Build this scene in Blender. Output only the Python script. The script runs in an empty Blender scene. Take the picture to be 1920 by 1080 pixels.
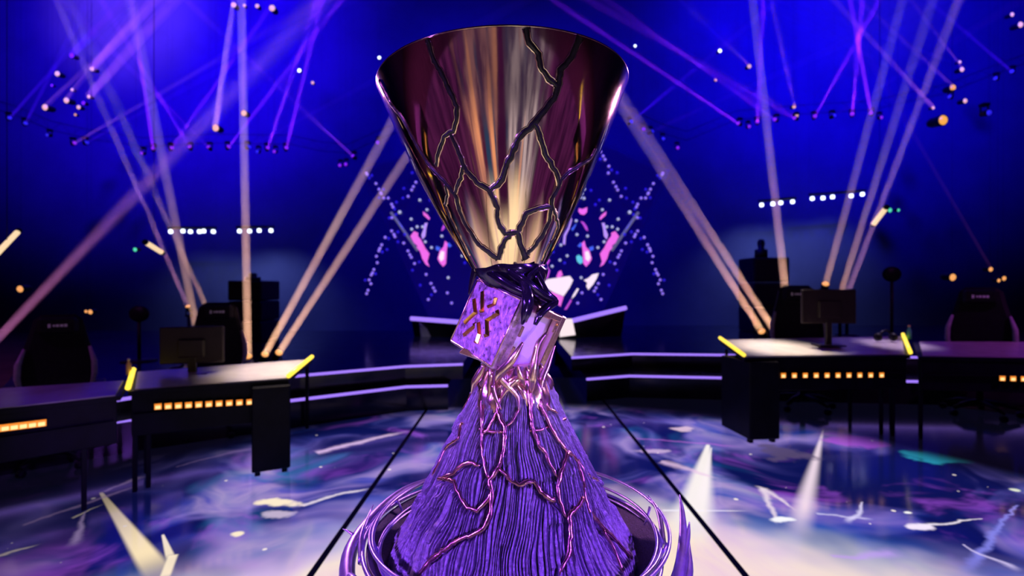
import bpy, math, random
import numpy as np
from mathutils import Vector, Matrix, Quaternion

# ------------------------------------------------------------------ camera, sky, exposure
S = bpy.context.scene
COL = S.collection
PI = math.pi
EYE = 1.45                       # camera height above the stage floor
FOC = 926.0                      # focal length in pixels of the 1920 wide frame
cd = bpy.data.cameras.new('camera')
cam = bpy.data.objects.new('camera', cd)
COL.objects.link(cam)
cd.sensor_width = 36.0
cd.lens = 36.0 * FOC / 1920.0
cd.clip_start = 0.02
cam.location = (0, 0, EYE)
cam.rotation_euler = (PI / 2, 0, 0)
cd.dof.use_dof = True
cd.dof.focus_distance = 0.86
cd.dof.aperture_fstop = 3.4
S.camera = cam
S.view_settings.view_transform = 'Standard'
S.view_settings.look = 'None'
S.view_settings.exposure = 0.0
S.view_settings.gamma = 1.0
S.view_settings.use_curve_mapping = False
S.cycles.volume_bounces = 0
S.cycles.max_bounces = 8
W = bpy.data.worlds.new('arena_air')
S.world = W
W.use_nodes = True
W.node_tree.nodes['Background'].inputs[0].default_value = (0.0, 0.0, 0.02, 1)


def lamp(kind, name, loc, target, energy, color, size=0.3, angle=40, blend=0.6, size_y=None):
    l = bpy.data.lights.new(name, kind)
    l.energy = energy
    l.color = color
    if kind == 'SPOT':
        l.shadow_soft_size = size
        l.spot_size = math.radians(angle)
        l.spot_blend = blend
    else:
        l.size = size
        if size_y:
            l.shape = 'RECTANGLE'
            l.size_y = size_y
    o = bpy.data.objects.new(name, l)
    COL.objects.link(o)
    o.location = loc
    o.rotation_euler = (Vector(target) - Vector(loc)).to_track_quat('-Z', 'Y').to_euler()
    return o


# house wash on the far wall (deep blue, two banks), a violet wash high on the left
BLUE = (0.004, 0.0, 1.0)
lamp('SPOT', 'wall_wash', (-9, 7.0, 10.5), (-11.5, 17, 10.5), 54000, (0.012, 0.0, 1.0), 0.4, 88, 1.0)
lamp('SPOT', 'wall_wash', (9, 7.0, 10.5), (11.5, 17, 10.5), 46000, BLUE, 0.4, 88, 1.0)
lamp('SPOT', 'wall_wash', (-3.5, 7.0, 10.5), (-6.0, 17, 9.5), 7000, BLUE, 0.4, 80, 1.0)
lamp('SPOT', 'wall_wash', (4.0, 7.0, 10.5), (6.5, 17, 9.5), 6500, BLUE, 0.4, 80, 1.0)
lamp('SPOT', 'wall_wash', (0, 9.0, 10.5), (0, 17, 3.2), 11500, BLUE, 0.4, 120, 1.0)
lamp('SPOT', 'violet_wash', (-13.0, 11.0, 11.6), (-13.2, 17, 11.2), 6000, (0.30, 0.10, 1.0), 0.3, 60, 1.0)
lamp('SPOT', 'violet_wash', (14.0, 11.0, 11.6), (12.5, 17, 11.5), 1500, (0.1, 0.05, 1.0), 0.3, 60, 1.0)
# show lamps on the trophy; the front pair is added fill for cube and roots
lamp('SPOT', 'trophy_key', (-2.9, -0.9, 2.7), (0, 1, 1.05), 780, (0.36, 0.10, 1.0), 0.10, 22, 0.5)
lamp('SPOT', 'trophy_key', (2.9, -0.7, 2.4), (0, 1, 1.05), 680, (0.33, 0.09, 1.0), 0.10, 22, 0.5)
lamp('SPOT', 'trophy_fill', (-0.9, -1.6, 2.3), (-0.02, 0.95, 1.345), 50, (0.95, 0.5, 0.95), 0.10, 8.5, 0.6)
lamp('SPOT', 'trophy_fill', (1.3, -1.2, 1.0), (0.03, 0.95, 1.33), 100, (0.9, 0.58, 1.0), 0.10, 8.5, 0.6)
lamp('SPOT', 'trophy_rim', (-1.7, 2.9, 2.4), (0, 1, 1.25), 190, (0.9, 0.35, 0.75), 0.08, 30, 0.5)
lamp('SPOT', 'trophy_rim', (1.9, 2.8, 2.2), (0, 1, 1.25), 190, (0.9, 0.40, 0.80), 0.08, 30, 0.5)
# added spots, without fixtures, that brighten the two player desktops
lamp('SPOT', 'desk_fill', (-1.6, 5.2, 4.6), (-1.95, 4.2, 0.75), 2000, (1.0, 0.78, 0.62), 0.15, 16, 1.0)
lamp('SPOT', 'desk_fill', (2.7, 6.6, 4.6), (2.75, 5.1, 0.83), 2500, (1.0, 0.80, 0.66), 0.15, 16, 1.0)
lamp('SPOT', 'desk_fill', (4.4, 6.6, 4.6), (4.15, 5.35, 0.83), 800, (0.85, 0.6, 1.0), 0.1, 11, 0.7)
# added violet spots on the unseen hall, to tint the cup's reflections
lamp('SPOT', 'cup_tint_wash', (-4, -4.0, 9), (-6, -8, 3), 2600, (0.45, 0.08, 0.8), 0.4, 100, 1.0)
lamp('SPOT', 'cup_tint_wash', (4, -4.0, 9), (6, -8, 3), 2600, (0.45, 0.08, 0.7), 0.4, 100, 1.0)


for sx in (-1, 1):
    lamp('SPOT', 'cup_tint_wash', (sx * 8.0, -1.0, 10), (sx * 11.0, 1.5, 0), 5500, (0.55, 0.08, 0.75), 0.4, 95, 1.0)


# ------------------------------------------------------------------ helpers
def at(px, py, Y):
    """the point at depth Y that the photograph shows at (px, py)"""
    return Vector(((px - 960) / FOC * Y, Y, EYE - (py - 540) / FOC * Y))


def on_floor(px, py, z=0.0):
    Y = (EYE - z) * FOC / (py - 540)
    return Vector(((px - 960) / FOC * Y, Y, z))


def tag(o, label=None, cat=None, group=None, kind=None):
    if label:
        o['label'] = label
    if cat:
        o['category'] = cat
    if group:
        o['group'] = group
    if kind:
        o['kind'] = kind
    return o


class MB:
    """collects shapes and links them as ONE mesh object"""

    def __init__(s):
        s.v = []
        s.f = []
        s.m = []
        s.sm = []

    def add(s, vs, fs, mi=0, smooth=False):
        b = len(s.v)
        s.v += [tuple(p) for p in vs]
        for q in fs:
            s.f.append(tuple(b + i for i in q))
            s.m.append(mi)
            s.sm.append(smooth)
        return s

    def box(s, c, d, R=None, mi=0, bev=0.0):
        hx, hy, hz = d[0] / 2, d[1] / 2, d[2] / 2
        c = Vector(c)
        if bev <= 0:
            vs = [Vector((x, y, z)) for x in (-hx, hx) for y in (-hy, hy) for z in (-hz, hz)]
            fs = [(0, 1, 3, 2), (4, 6, 7, 5), (0, 4, 5, 1), (2, 3, 7, 6), (0, 2, 6, 4), (1, 5, 7, 3)]
        else:
            # chamfered box: 24 points
            vs, ix = [], {}
            for sx in (-1, 1):
                for sy in (-1, 1):
                    for sz in (-1, 1):
                        for ax in range(3):
                            p = [sx * hx, sy * hy, sz * hz]
                            for k in range(3):
                                if k != ax:
                                    p[k] -= (sx, sy, sz)[k] * bev
                            ix[(sx, sy, sz, ax)] = len(vs)
                            vs.append(Vector(p))
            fs = []
            for ax in range(3):
                o1, o2 = [k for k in range(3) if k != ax]
                for sg in (-1, 1):
                    q = []
                    for a, b2 in ((-1, -1), (1, -1), (1, 1), (-1, 1)):
                        k = [0, 0, 0]
                        k[ax] = sg
                        k[o1] = a
                        k[o2] = b2
                        q.append(ix[(*k, ax)])
                    fs.append(tuple(q))
                for a in (-1, 1):
                    for b2 in (-1, 1):
                        k0 = [0, 0, 0]
                        k1 = [0, 0, 0]
                        k0[o1] = k1[o1] = a
                        k0[o2] = k1[o2] = b2
                        k0[ax] = -1
                        k1[ax] = 1
                        fs.append((ix[(*k0, o1)], ix[(*k1, o1)], ix[(*k1, o2)], ix[(*k0, o2)]))
            for sx in (-1, 1):
                for sy in (-1, 1):
                    for sz in (-1, 1):
                        fs.append(tuple(ix[(sx, sy, sz, ax)] for ax in range(3)))
        if R is not None:
            vs = [R @ p for p in vs]
        return s.add([p + c for p in vs], fs, mi)

    def tube(s, pts, rad, n=10, mi=0, flat=1.0, closed=False, up=None):
        pts = [Vector(p) for p in pts]
        N = len(pts)
        if not hasattr(rad, '__len__'):
            rad = [rad] * N
        vs, fs = [], []
        ref = Vector(up) if up else None
        for i, p in enumerate(pts):
            if closed:
                t = pts[(i + 1) % N] - pts[i - 1]
            else:
                t = pts[min(i + 1, N - 1)] - pts[max(i - 1, 0)]
            t.normalize()
            if ref is None:
                ref = t.orthogonal()
            u = ref - t * ref.dot(t)
            if u.length < 1e-6:
                u = t.orthogonal()
            u.normalize()
            if not up:
                ref = u
            w = t.cross(u)
            for k in range(n):
                a = 2 * PI * k / n
                vs.append(p + u * (math.cos(a) * rad[i] * flat) + w * (math.sin(a) * rad[i]))
        for i in range(N if closed else N - 1):
            j = (i + 1) % N
            for k in range(n):
                k2 = (k + 1) % n
                fs.append((i * n + k, i * n + k2, j * n + k2, j * n + k))
        if not closed:
            fs.append(tuple(range(n))[::-1])
            fs.append(tuple((N - 1) * n + k for k in range(n)))
        return s.add(vs, fs, mi, True)

    def lathe(s, prof, n=24, c=(0, 0, 0), M=None, mi=0, smooth=True):
        """prof: (radius, height) pairs round the local z axis; radius 0 closes the end"""
        vs, fs, rows = [], [], []
        for r, z in prof:
            if r <= 1e-6:
                rows.append([len(vs)])
                vs.append(Vector((0, 0, z)))
            else:
                rows.append(list(range(len(vs), len(vs) + n)))
                vs += [Vector((r * math.cos(2 * PI * k / n), r * math.sin(2 * PI * k / n), z)) for k in range(n)]
        for a, b in zip(rows, rows[1:]):
            for k in range(n):
                k2 = (k + 1) % n
                if len(a) == 1 and len(b) == 1:
                    continue
                if len(a) == 1:
                    fs.append((a[0], b[k2], b[k]))
                elif len(b) == 1:
                    fs.append((a[k], a[k2], b[0]))
                else:
                    fs.append((a[k], a[k2], b[k2], b[k]))
        if M is not None:
            vs = [M @ p for p in vs]
        c = Vector(c)
        return s.add([p + c for p in vs], fs, mi, smooth)

    def ball(s, c, r, n=10, sc=(1, 1, 1), mi=0, R=None):
        m = max(4, n // 2 + 1)
        prof = [(r * math.sin(PI * i / m), -r * math.cos(PI * i / m)) for i in range(m + 1)]
        prof[0] = (0, -r)
        prof[-1] = (0, r)
        M = Matrix.Diagonal(Vector(sc))
        if R is not None:
            M = R @ M
        return s.lathe(prof, n, c, M, mi)

    def prism(s, poly, z0, z1, mi=0):
        """poly: (x, y) outline; z0/z1 may be lists of a height per corner"""
        n = len(poly)
        a = z0 if hasattr(z0, '__len__') else [z0] * n
        b = z1 if hasattr(z1, '__len__') else [z1] * n
        vs = [(x, y, a[i]) for i, (x, y) in enumerate(poly)] + [(x, y, b[i]) for i, (x, y) in enumerate(poly)]
        fs = [tuple(range(n))[::-1], tuple(range(n, 2 * n))]
        fs += [(i, (i + 1) % n, n + (i + 1) % n, n + i) for i in range(n)]
        return s.add(vs, fs, mi)

    def mesh(s, name, mats):
        me = bpy.data.meshes.new(name)
        me.from_pydata(s.v, [], s.f)
        for m in (mats if isinstance(mats, (list, tuple)) else [mats]):
            me.materials.append(m)
        me.polygons.foreach_set('material_index', s.m)
        me.polygons.foreach_set('use_smooth', s.sm)
        me.update()
        return me

    def build(s, name, mats, parent=None):
        return link(name, s.mesh(name, mats), parent)


def wloc(o):
    p = Vector((0, 0, 0))
    while o is not None:
        p = p + o.location
        o = o.parent
    return p


def link(name, me, parent=None, local=False):
    o = bpy.data.objects.new(name, me)
    COL.objects.link(o)
    if parent is not None:
        o.parent = parent
        if not local:                       # shapes are given in scene coordinates
            o.location = -wloc(parent)
    return o


def empty(name, loc, label, cat, group=None):
    o = bpy.data.objects.new(name, None)
    COL.objects.link(o)
    o.location = loc
    o.empty_display_size = 0.1
    return tag(o, label, cat, group)


def copy_tree(o, parent=None):
    c = o.copy()
    COL.objects.link(c)
    if parent is not None:
        c.parent = parent
    for ch in list(o.children):
        copy_tree(ch, c)
    return c


# ------------------------------------------------------------------ materials (node based)
class X:
    """a node socket with arithmetic"""
    nt = None

    def __init__(s, k):
        s.k = k

    @staticmethod
    def op(o, *a, clamp=False):
        n = X.nt.nodes.new('ShaderNodeMath')
        n.operation = o
        n.use_clamp = clamp
        for i, q in enumerate(a):
            if isinstance(q, X):
                X.nt.links.new(q.k, n.inputs[i])
            else:
                n.inputs[i].default_value = q
        return X(n.outputs[0])

    def __add__(s, o): return X.op('ADD', s, o)
    def __radd__(s, o): return X.op('ADD', o, s)
    def __sub__(s, o): return X.op('SUBTRACT', s, o)
    def __rsub__(s, o): return X.op('SUBTRACT', o, s)
    def __mul__(s, o): return X.op('MULTIPLY', s, o)
    def __rmul__(s, o): return X.op('MULTIPLY', o, s)
    def __truediv__(s, o): return X.op('DIVIDE', s, o)


def sstep(x, a, b):
    n = X.nt.nodes.new('ShaderNodeMapRange')
    n.interpolation_type = 'SMOOTHSTEP'
    X.nt.links.new(x.k, n.inputs['Value'])
    for key, q in (('From Min', a), ('From Max', b)):
        if isinstance(q, X):
            X.nt.links.new(q.k, n.inputs[key])
        else:
            n.inputs[key].default_value = q
    return X(n.outputs['Result'])


def cmix(fac, a, b, mode='MIX'):
    n = X.nt.nodes.new('ShaderNodeMix')
    n.data_type = 'RGBA'
    n.blend_type = mode
    n.clamp_factor = True
    for sock, q in ((n.inputs[0], fac), (n.inputs[6], a), (n.inputs[7], b)):
        if isinstance(q, X):
            X.nt.links.new(q.k, sock)
        elif isinstance(q, (tuple, list)):
            sock.default_value = (*q, 1)
        else:
            sock.default_value = q
    return X(n.outputs[2])


def comb(x, y, z=0.0):
    n = X.nt.nodes.new('ShaderNodeCombineXYZ')
    for i, q in enumerate((x, y, z)):
        if isinstance(q, X):
            X.nt.links.new(q.k, n.inputs[i])
        else:
            n.inputs[i].default_value = q
    return X(n.outputs[0])


def noise(vec, scale, detail=3, rough=0.5, dist=0.0):
    n = X.nt.nodes.new('ShaderNodeTexNoise')
    X.nt.links.new(vec.k, n.inputs['Vector'])
    n.inputs['Scale'].default_value = scale
    n.inputs['Detail'].default_value = detail
    n.inputs['Roughness'].default_value = rough
    n.inputs['Distortion'].default_value = dist
    return X(n.outputs['Fac'])


def new_mat(name):
    m = bpy.data.materials.new(name)
    m.use_nodes = True
    X.nt = m.node_tree
    return m, m.node_tree.nodes['Principled BSDF']


def pos(kind='Object'):
    n = X.nt.nodes.new('ShaderNodeTexCoord')
    return X(n.outputs[kind])


def mat(name, base, rough=0.5, metal=0.0, var=0.25, scale=18.0, bump=0.0, bump_scale=60.0, spec=0.5, coat=0.0, rvar=0.0):
    m, b = new_mat(name)
    p = pos()
    f = noise(p, scale, 4, 0.6)
    dark = tuple(c * (1 - var) for c in base)
    lite = tuple(min(1, c * (1 + var)) for c in base)
    X.nt.links.new(cmix(sstep(f, 0.3, 0.7), dark, lite).k, b.inputs['Base Color'])
    b.inputs['Metallic'].default_value = metal
    b.inputs['Specular IOR Level'].default_value = spec
    b.inputs['Coat Weight'].default_value = coat
    if rvar:
        r = X.op('ADD', (sstep(noise(p, scale * 1.7, 5, 0.65), 0.3, 0.7) - 0.5) * (2 * rvar), rough, clamp=True)
        X.nt.links.new(r.k, b.inputs['Roughness'])
    else:
        b.inputs['Roughness'].default_value = rough
    if bump:
        n = X.nt.nodes.new('ShaderNodeBump')
        n.inputs['Strength'].default_value = bump
        n.inputs['Distance'].default_value = 0.002
        X.nt.links.new(noise(p, bump_scale, 4, 0.6).k, n.inputs['Height'])
        X.nt.links.new(n.outputs[0], b.inputs['Normal'])
    return m


def glow(name, col, strength, sample='NONE'):
    m, b = new_mat(name)
    b.inputs['Base Color'].default_value = (*[min(1, c * 0.2) for c in col], 1)
    b.inputs['Roughness'].default_value = 0.3
    b.inputs['Emission Color'].default_value = (*col, 1)
    b.inputs['Emission Strength'].default_value = strength
    m.cycles.emission_sampling = sample
    return m


def haze(name, col, dens):
    m = bpy.data.materials.new(name)
    m.use_nodes = True
    nt = m.node_tree
    nt.nodes.clear()
    o = nt.nodes.new('ShaderNodeOutputMaterial')
    v = nt.nodes.new('ShaderNodeVolumeScatter')
    v.inputs['Color'].default_value = (*col, 1)
    v.inputs['Density'].default_value = dens
    nt.links.new(v.outputs[0], o.inputs['Volume'])
    return m


HAZE_D = 0.14
HAZE = haze('haze', (1.0, 0.92, 0.88), HAZE_D)
HAZE_W_D = 0.42
HAZE_W = haze('smoky_haze', (1.0, 0.95, 0.5), HAZE_W_D)
M = {}
M['wall'] = mat('matt_drape', (0.055, 0.055, 0.065), 0.95, 0, 0.10, 0.6, spec=0.05)
M['carpet'] = mat('dark_carpet', (0.05, 0.045, 0.030), 0.9, 0, 0.3, 3, 0.3, 90, spec=0.1)
M['black'] = mat('black_metal', (0.004, 0.004, 0.008), 0.5, 0.0, 0.3, 9, spec=0.2)
M['gloss'] = mat('black_gloss', (0.008, 0.008, 0.012), 0.16, 0.0, 0.3, 4, rvar=0.05)
M['deskblack'] = mat('black_laminate', (0.004, 0.004, 0.012), 0.5, 0.0, 0.3, 7, spec=0.12)
M['desktop'] = mat('pale_laminate', (0.55, 0.52, 0.50), 0.22, 0.0, 0.06, 5, rvar=0.05)
M['screenback'] = mat('monitor_plastic', (0.018, 0.010, 0.012), 0.45, 0, 0.2, 10)
M['fabric'] = mat('chair_leather', (0.006, 0.005, 0.010), 0.5, 0, 0.3, 30, 0.2, 220, spec=0.2)
M['fabric2'] = mat('wing_highlight', (0.32, 0.26, 0.36), 0.55, 0, 0.15, 30)  # lilac highlight on the chair's side wings, put into their colour
M['white'] = mat('pale_print', (0.8, 0.75, 0.85), 0.5, 0, 0.1, 30)
M['gold'] = mat('polished_gold', (0.95, 0.68, 0.53), 0.07, 1.0, 0.06, 7, 0.05, 9.0, rvar=0.03)
M['goldedge'] = mat('bright_gold_edge', (1.0, 0.74, 0.55), 0.16, 1.0, 0.1, 40)
M['vein'] = mat('charcoal_vein', (0.022, 0.020, 0.030), 0.34, 0.35, 0.4, 90, 0.5, 160)
M['melt'] = mat('dark_molten_metal', (0.05, 0.035, 0.11), 0.13, 0.85, 0.3, 25)
M['plate'] = mat('mottled_rose_metal', (0.56, 0.41, 0.62), 0.40, 0.85, 0.45, 60, 0.5, 140, rvar=0.16)
M['rose'] = mat('rose_gold', (0.95, 0.62, 0.62), 0.27, 1.0, 0.12, 40, 0.25, 70)
M['copper_reflect'] = mat('copper_reflection', (0.95, 0.48, 0.16), 0.25, 1.0, 0.2, 60)  # gold floor reflection painted on the emblem sides; the rivet shares it
M['bark'] = mat('charred_bark', (0.27, 0.25, 0.40), 0.34, 0.35, 0.35, 140, 0.8, 300, spec=0.9)
M['vine'] = mat('copper_vein', (0.80, 0.42, 0.45), 0.26, 1.0, 0.25, 120, 0.3, 150)
M['ring'] = mat('satin_violet_metal', (0.50, 0.42, 0.80), 0.36, 0.8, 0.2, 30)
M['dish'] = mat('speckled_dish', (0.03, 0.02, 0.08), 0.35, 0.4, 0.6, 300, 0.6, 400)
M['led_violet'] = glow('led_violet', (0.36, 0.20, 1.0), 1.15)
M['led_yellow'] = glow('led_yellow', (1.0, 0.72, 0.06), 1.5)
M['led_cream'] = glow('led_cream', (1.0, 0.72, 0.42), 1.0)
M['amber'] = glow('amber_lamp', (1.0, 0.27, 0.02), 1.0)
M['amberhot'] = glow('amber_lamp_core', (1.0, 0.62, 0.24), 1.5)
M['lens_warm'] = glow('warm_lens', (1.0, 0.42, 0.13), 1.0)
M['lens_pale'] = glow('pale_lens', (1.0, 0.50, 0.42), 0.95)
M['lens_yellow'] = glow('yellow_lens', (1.0, 0.42, 0.06), 1.0)
M['lens_violet'] = glow('violet_lens', (0.28, 0.02, 1.0), 0.9)
M['lens_blue'] = glow('blue_lens', (0.03, 0.02, 1.0), 0.9)
M['lens_white'] = glow('white_lens', (0.75, 0.85, 1.0), 3.0)
M['lens_green'] = glow('green_lens', (0.10, 0.85, 0.55), 0.9)

# crystal: faceted pale violet glass
m, b = new_mat('violet_crystal')
b.inputs['Base Color'].default_value = (0.78, 0.70, 1.0, 1)
b.inputs['Roughness'].default_value = 0.16
b.inputs['Transmission Weight'].default_value = 0.12
b.inputs['IOR'].default_value = 1.5
b.inputs['Coat Weight'].default_value = 0.5
M['crystal'] = m
# clear glass for the balustrade
m, b = new_mat('clear_glass')
b.inputs['Base Color'].default_value = (0.8, 0.85, 1, 1)
b.inputs['Roughness'].default_value = 0.02
b.inputs['Transmission Weight'].default_value = 1.0
M['glass'] = m

# LED floor: a galaxy picture shown on the stage screen
m, b = new_mat('led_floor_galaxy')
p = pos()
sep = X.nt.nodes.new('ShaderNodeSeparateXYZ')
X.nt.links.new(p.k, sep.inputs[0])
x, y = X(sep.outputs[0]), X(sep.outputs[1])
w1 = noise(p, 0.75, 2, 0.5) - 0.5
w2 = noise(comb(y + 7.3, x + 2.1), 0.75, 2, 0.5) - 0.5
xw, yw = x + w1 * 1.5, y + w2 * 1.5
pw = comb(xw, yw)
dx, dy = x - 0.3, y - 0.9
r = X.op('SQRT', dx * dx + dy * dy)
rw = r + (noise(p, 0.9, 3, 0.5) - 0.5) * 1.5
ang = X.op('ARCTAN2', x, y - 0.9)
rays = noise(comb(ang * 7.0, r * 0.22), 1.0, 4, 0.62)
swirl = noise(pw, 0.95, 3, 0.5, 0.6)
ridge = 1.0 - X.op('ABSOLUTE', (noise(comb(xw * 1.0, yw * 1.7), 0.7, 3, 0.45, 0.8) - 0.5) * 6.0, clamp=True)
ridge = X.op('MAXIMUM', ridge, 0.0)
fine = 1.0 - X.op('ABSOLUTE', (noise(comb(xw, yw, 4.0), 1.3, 3, 0.45, 1.2) - 0.5) * 8.0, clamp=True)
col = cmix(sstep(swirl, 0.42, 0.66), (0.003, 0.006, 0.085), (0.012, 0.05, 0.46))
col = cmix(sstep(noise(pw, 0.9, 3, 0.5), 0.52, 0.70), col, (0.02, 0.16, 0.42))
col = cmix(sstep(noise(comb(xw + 9.0, yw), 1.3, 4, 0.6), 0.55, 0.72) * 0.75, col, (0.26, 0.06, 0.55))
col = cmix(ridge * sstep(swirl, 0.42, 0.66) * 0.55, col, (0.40, 0.24, 0.68))
col = cmix(fine * sstep(swirl, 0.48, 0.64) * 0.4, col, (0.66, 0.46, 0.66))
mid = sstep(rw, 2.85, 2.25)
midcol = cmix(sstep(noise(pw, 1.2, 3, 0.5), 0.38, 0.62), (0.05, 0.17, 0.56), (0.62, 0.42, 0.82))
col = cmix(mid * 0.85, col, midcol)
core = sstep(rw, 2.65, 2.0)
corecol = cmix(sstep(noise(pw, 1.4, 5, 0.6), 0.40, 0.66), (1.0, 0.83, 0.58), (0.86, 0.60, 0.70))
corecol = cmix(sstep(noise(comb(xw + 4.0, yw + 3.0), 1.1, 3, 0.5), 0.5, 0.7), corecol, (0.92, 0.93, 0.72))
col = cmix(core, col, corecol)
# rays of the picture behind and below the eye
back = X.op('MAXIMUM', sstep(y, 0.9, -0.3), sstep(y, 2.2, 1.5) * sstep(X.op('ABSOLUTE', x), 1.7, 2.4))
cup_side_tint = cmix(sstep(noise(comb(ang * 11.0, r * 0.25, 12.0), 1.0, 4, 0.65), 0.35, 0.68), (0.018, 0.003, 0.028), (0.085, 0.014, 0.10))  # purple painted into the floor picture to colour the cup's mirrored sides
side = sstep(x + (rays - 0.5) * 0.8, -0.5, 0.5)
raycol = cmix(side, cmix(sstep(rays, 0.40, 0.60), (0.07, 0.012, 0.05), (0.46, 0.24, 0.24)), cmix(sstep(rays, 0.38, 0.62), (0.05, 0.035, 0.10), (0.62, 0.60, 0.74)))
raycol = cmix(sstep(noise(comb(ang * 7.0, r * 0.15, 5.0), 1.0, 2, 0.5), 0.55, 0.68), raycol, (0.015, 0.06, 0.16))
raycol = cmix(sstep(noise(comb(ang * 6.0, r * 0.1, 9.0), 1.0, 2, 0.5), 0.60, 0.70), raycol, (0.85, 0.42, 0.24))
raycol = cmix(sstep(y + (rays - 0.5) * 1.6, -1.6, -3.2) * 0.7, raycol, (0.03, 0.02, 0.06))
raycol = cmix(sstep(r + (rays - 0.5) * 1.2, 2.3, 1.3), raycol, (1.15, 1.06, 0.74))
raycol = cmix(sstep(r + (rays - 0.5) * 1.2, 2.3, 1.3) * sstep(noise(comb(ang * 9.0, r * 0.3, 2.0), 1.0, 3, 0.5), 0.52, 0.66) * 0.6, raycol, (0.62, 0.42, 0.55))
wob = noise(comb(y * 0.8, 3.0), 1.0, 3, 0.5) - 0.5
operator_strip = sstep(X.op('ABSOLUTE', x + 0.07 + wob * 0.3), 0.30, 0.22) * sstep(y, -0.15, -0.75)  # dark strip painted in for the camera operator's reflection in the cup
raycol = cmix(operator_strip, raycol, (0.035, 0.004, 0.045))
raycol = cmix(sstep(X.op('ABSOLUTE', ang) + (rays - 0.5) * 0.5, 2.66, 2.30), raycol, cup_side_tint)

w3 = noise(comb(x, y, 1.0), 4.5, 3, 0.55) - 0.5
w4 = noise(comb(x, y, 6.0), 4.5, 3, 0.55) - 0.5


def streak(a, c, wa, wc, colour, amount=1.0, soft=0.0, wav=0.0):
    """a tapering ray of light in the picture from a to c (floor coordinates)"""
    global col
    ax, ay = a[0], a[1]
    ux, uy = c[0] - ax, c[1] - ay
    L = math.hypot(ux, uy)
    ux, uy = ux / L, uy / L
    qx, qy = (x - ax, y - ay) if not wav else (x - ax + w3 * wav, y - ay + w4 * wav)
    t = (qx * ux + qy * uy) / L
    d = X.op('ABSOLUTE', qx * uy - qy * ux)
    wd = t * (wc - wa) + wa
    mk = sstep(d / wd, 1.0, soft) * sstep(t, 0.0, 0.03) * sstep(t, 1.0, 0.72)
    col = cmix(mk * amount, col, colour)


def blob(c, rx, ry, colour, amount=1.0, wob=0.5):
    global col
    qx, qy = (x - c[0] + w3 * (wob * 5 * rx)) / rx, (y - c[1] + w4 * (wob * 5 * ry)) / ry
    col = cmix(sstep(qx * qx + qy * qy, 1.15, 0.25) * amount, col, colour)


CREAM = (1.0, 0.84, 0.62)
F = lambda px, py: on_floor(px, py)
streak(F(1328, 832), F(1285, 1030), 0.02, 0.21, (1.0, 0.92, 0.86), 0.95, 0.3)
streak(F(1334, 838), F(1312, 960), 0.01, 0.07, (1.0, 0.9, 0.9), 0.8)
streak(F(1545, 800), F(1485, 1040), 0.006, 0.115, (0.92, 0.74, 0.86), 0.9)
streak(F(188, 922), F(312, 1095), 0.012, 0.085, (1.0, 0.80, 0.50), 1.0, 0.5)
streak(F(305, 1002), F(322, 1052), 0.008, 0.03, CREAM, 0.9, 0.5)
streak(F(325, 1040), F(306, 1090), 0.03, 0.03, CREAM, 0.9, 0.5)
streak(F(1240, 957), F(1412, 958), 0.02, 0.008, (0.95, 0.9, 1.0), 0.9)
streak(F(1425, 912), F(1462, 985), 0.05, 0.02, (0.9, 0.75, 0.85), 0.8, 0.0, 0.13)
streak(F(1430, 915), F(1500, 960), 0.06, 0.01, (0.9, 0.75, 0.85), 0.8, 0.0, 0.13)
streak(F(1530, 962), F(1640, 975), 0.02, 0.03, (0.75, 0.7, 1.0), 0.7, 0.0, 0.13)
streak(F(1620, 942), F(1588, 985), 0.01, 0.04, (0.75, 0.7, 1.0), 0.8, 0.0, 0.13)
streak(F(1840, 972), F(1700, 990), 0.008, 0.035, (0.95, 0.85, 0.95), 0.9, 0.0, 0.13)
streak(F(1908, 945), F(1800, 1085), 0.01, 0.05, (0.25, 0.25, 0.85), 0.8, 0.0, 0.13)
streak(F(1800, 1020), F(1925, 1075), 0.01, 0.05, (0.7, 0.6, 0.95), 0.8, 0.0, 0.13)
streak(F(1560, 1045), F(1700, 1035), 0.03, 0.09, (0.55, 0.35, 0.85), 0.7, 0.0, 0.13)
streak(F(-10, 1045), F(80, 1018), 0.03, 0.012, CREAM, 0.8, 0.0, 0.13)
streak(F(128, 974), F(195, 945), 0.02, 0.01, CREAM, 0.8, 0.0, 0.13)
streak(F(40, 985), F(280, 905), 0.03, 0.03, (0.55, 0.35, 0.7), 0.55, 0.0, 0.13)
streak(F(195, 922), F(275, 890), 0.03, 0.05, (0.6, 0.4, 0.75), 0.7, 0.0, 0.13)
streak(F(155, 960), F(140, 1025), 0.008, 0.05, (0.5, 0.35, 0.7), 0.8, 0.0, 0.13)
streak(F(330, 875), F(480, 838), 0.02, 0.05, (0.4, 0.25, 0.65), 0.6, 0.0, 0.13)
streak(F(590, 850), F(770, 806), 0.09, 0.05, (0.75, 0.52, 0.78), 0.85, 0.0, 0.13)
streak(F(560, 948), F(700, 912), 0.04, 0.015, (0.9, 0.78, 0.85), 0.85, 0.0, 0.13)
streak(F(706, 951), F(760, 951), 0.012, 0.012, (1.0, 1.0, 1.0), 1.0, 0.5)
streak(F(1170, 820), F(1400, 838), 0.02, 0.05, (0.55, 0.16, 0.75), 0.6, 0.0, 0.13)
streak(F(1240, 865), F(1360, 900), 0.09, 0.03, (0.85, 0.58, 0.80), 0.7, 0.0, 0.13)
blob(F(528, 943), 0.14, 0.07, CREAM)
blob(F(445, 1001), 0.045, 0.035, CREAM)
blob(F(512, 871), 0.055, 0.06, (0.9, 0.75, 0.55))
blob(F(520, 965), 0.12, 0.06, (0.75, 0.6, 0.8), 0.7)
blob(F(1473, 973), 0.09, 0.05, (0.95, 0.95, 1.0))
blob(F(1742, 856), 0.27, 0.17, (0.03, 0.42, 0.55), 0.9)
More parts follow.
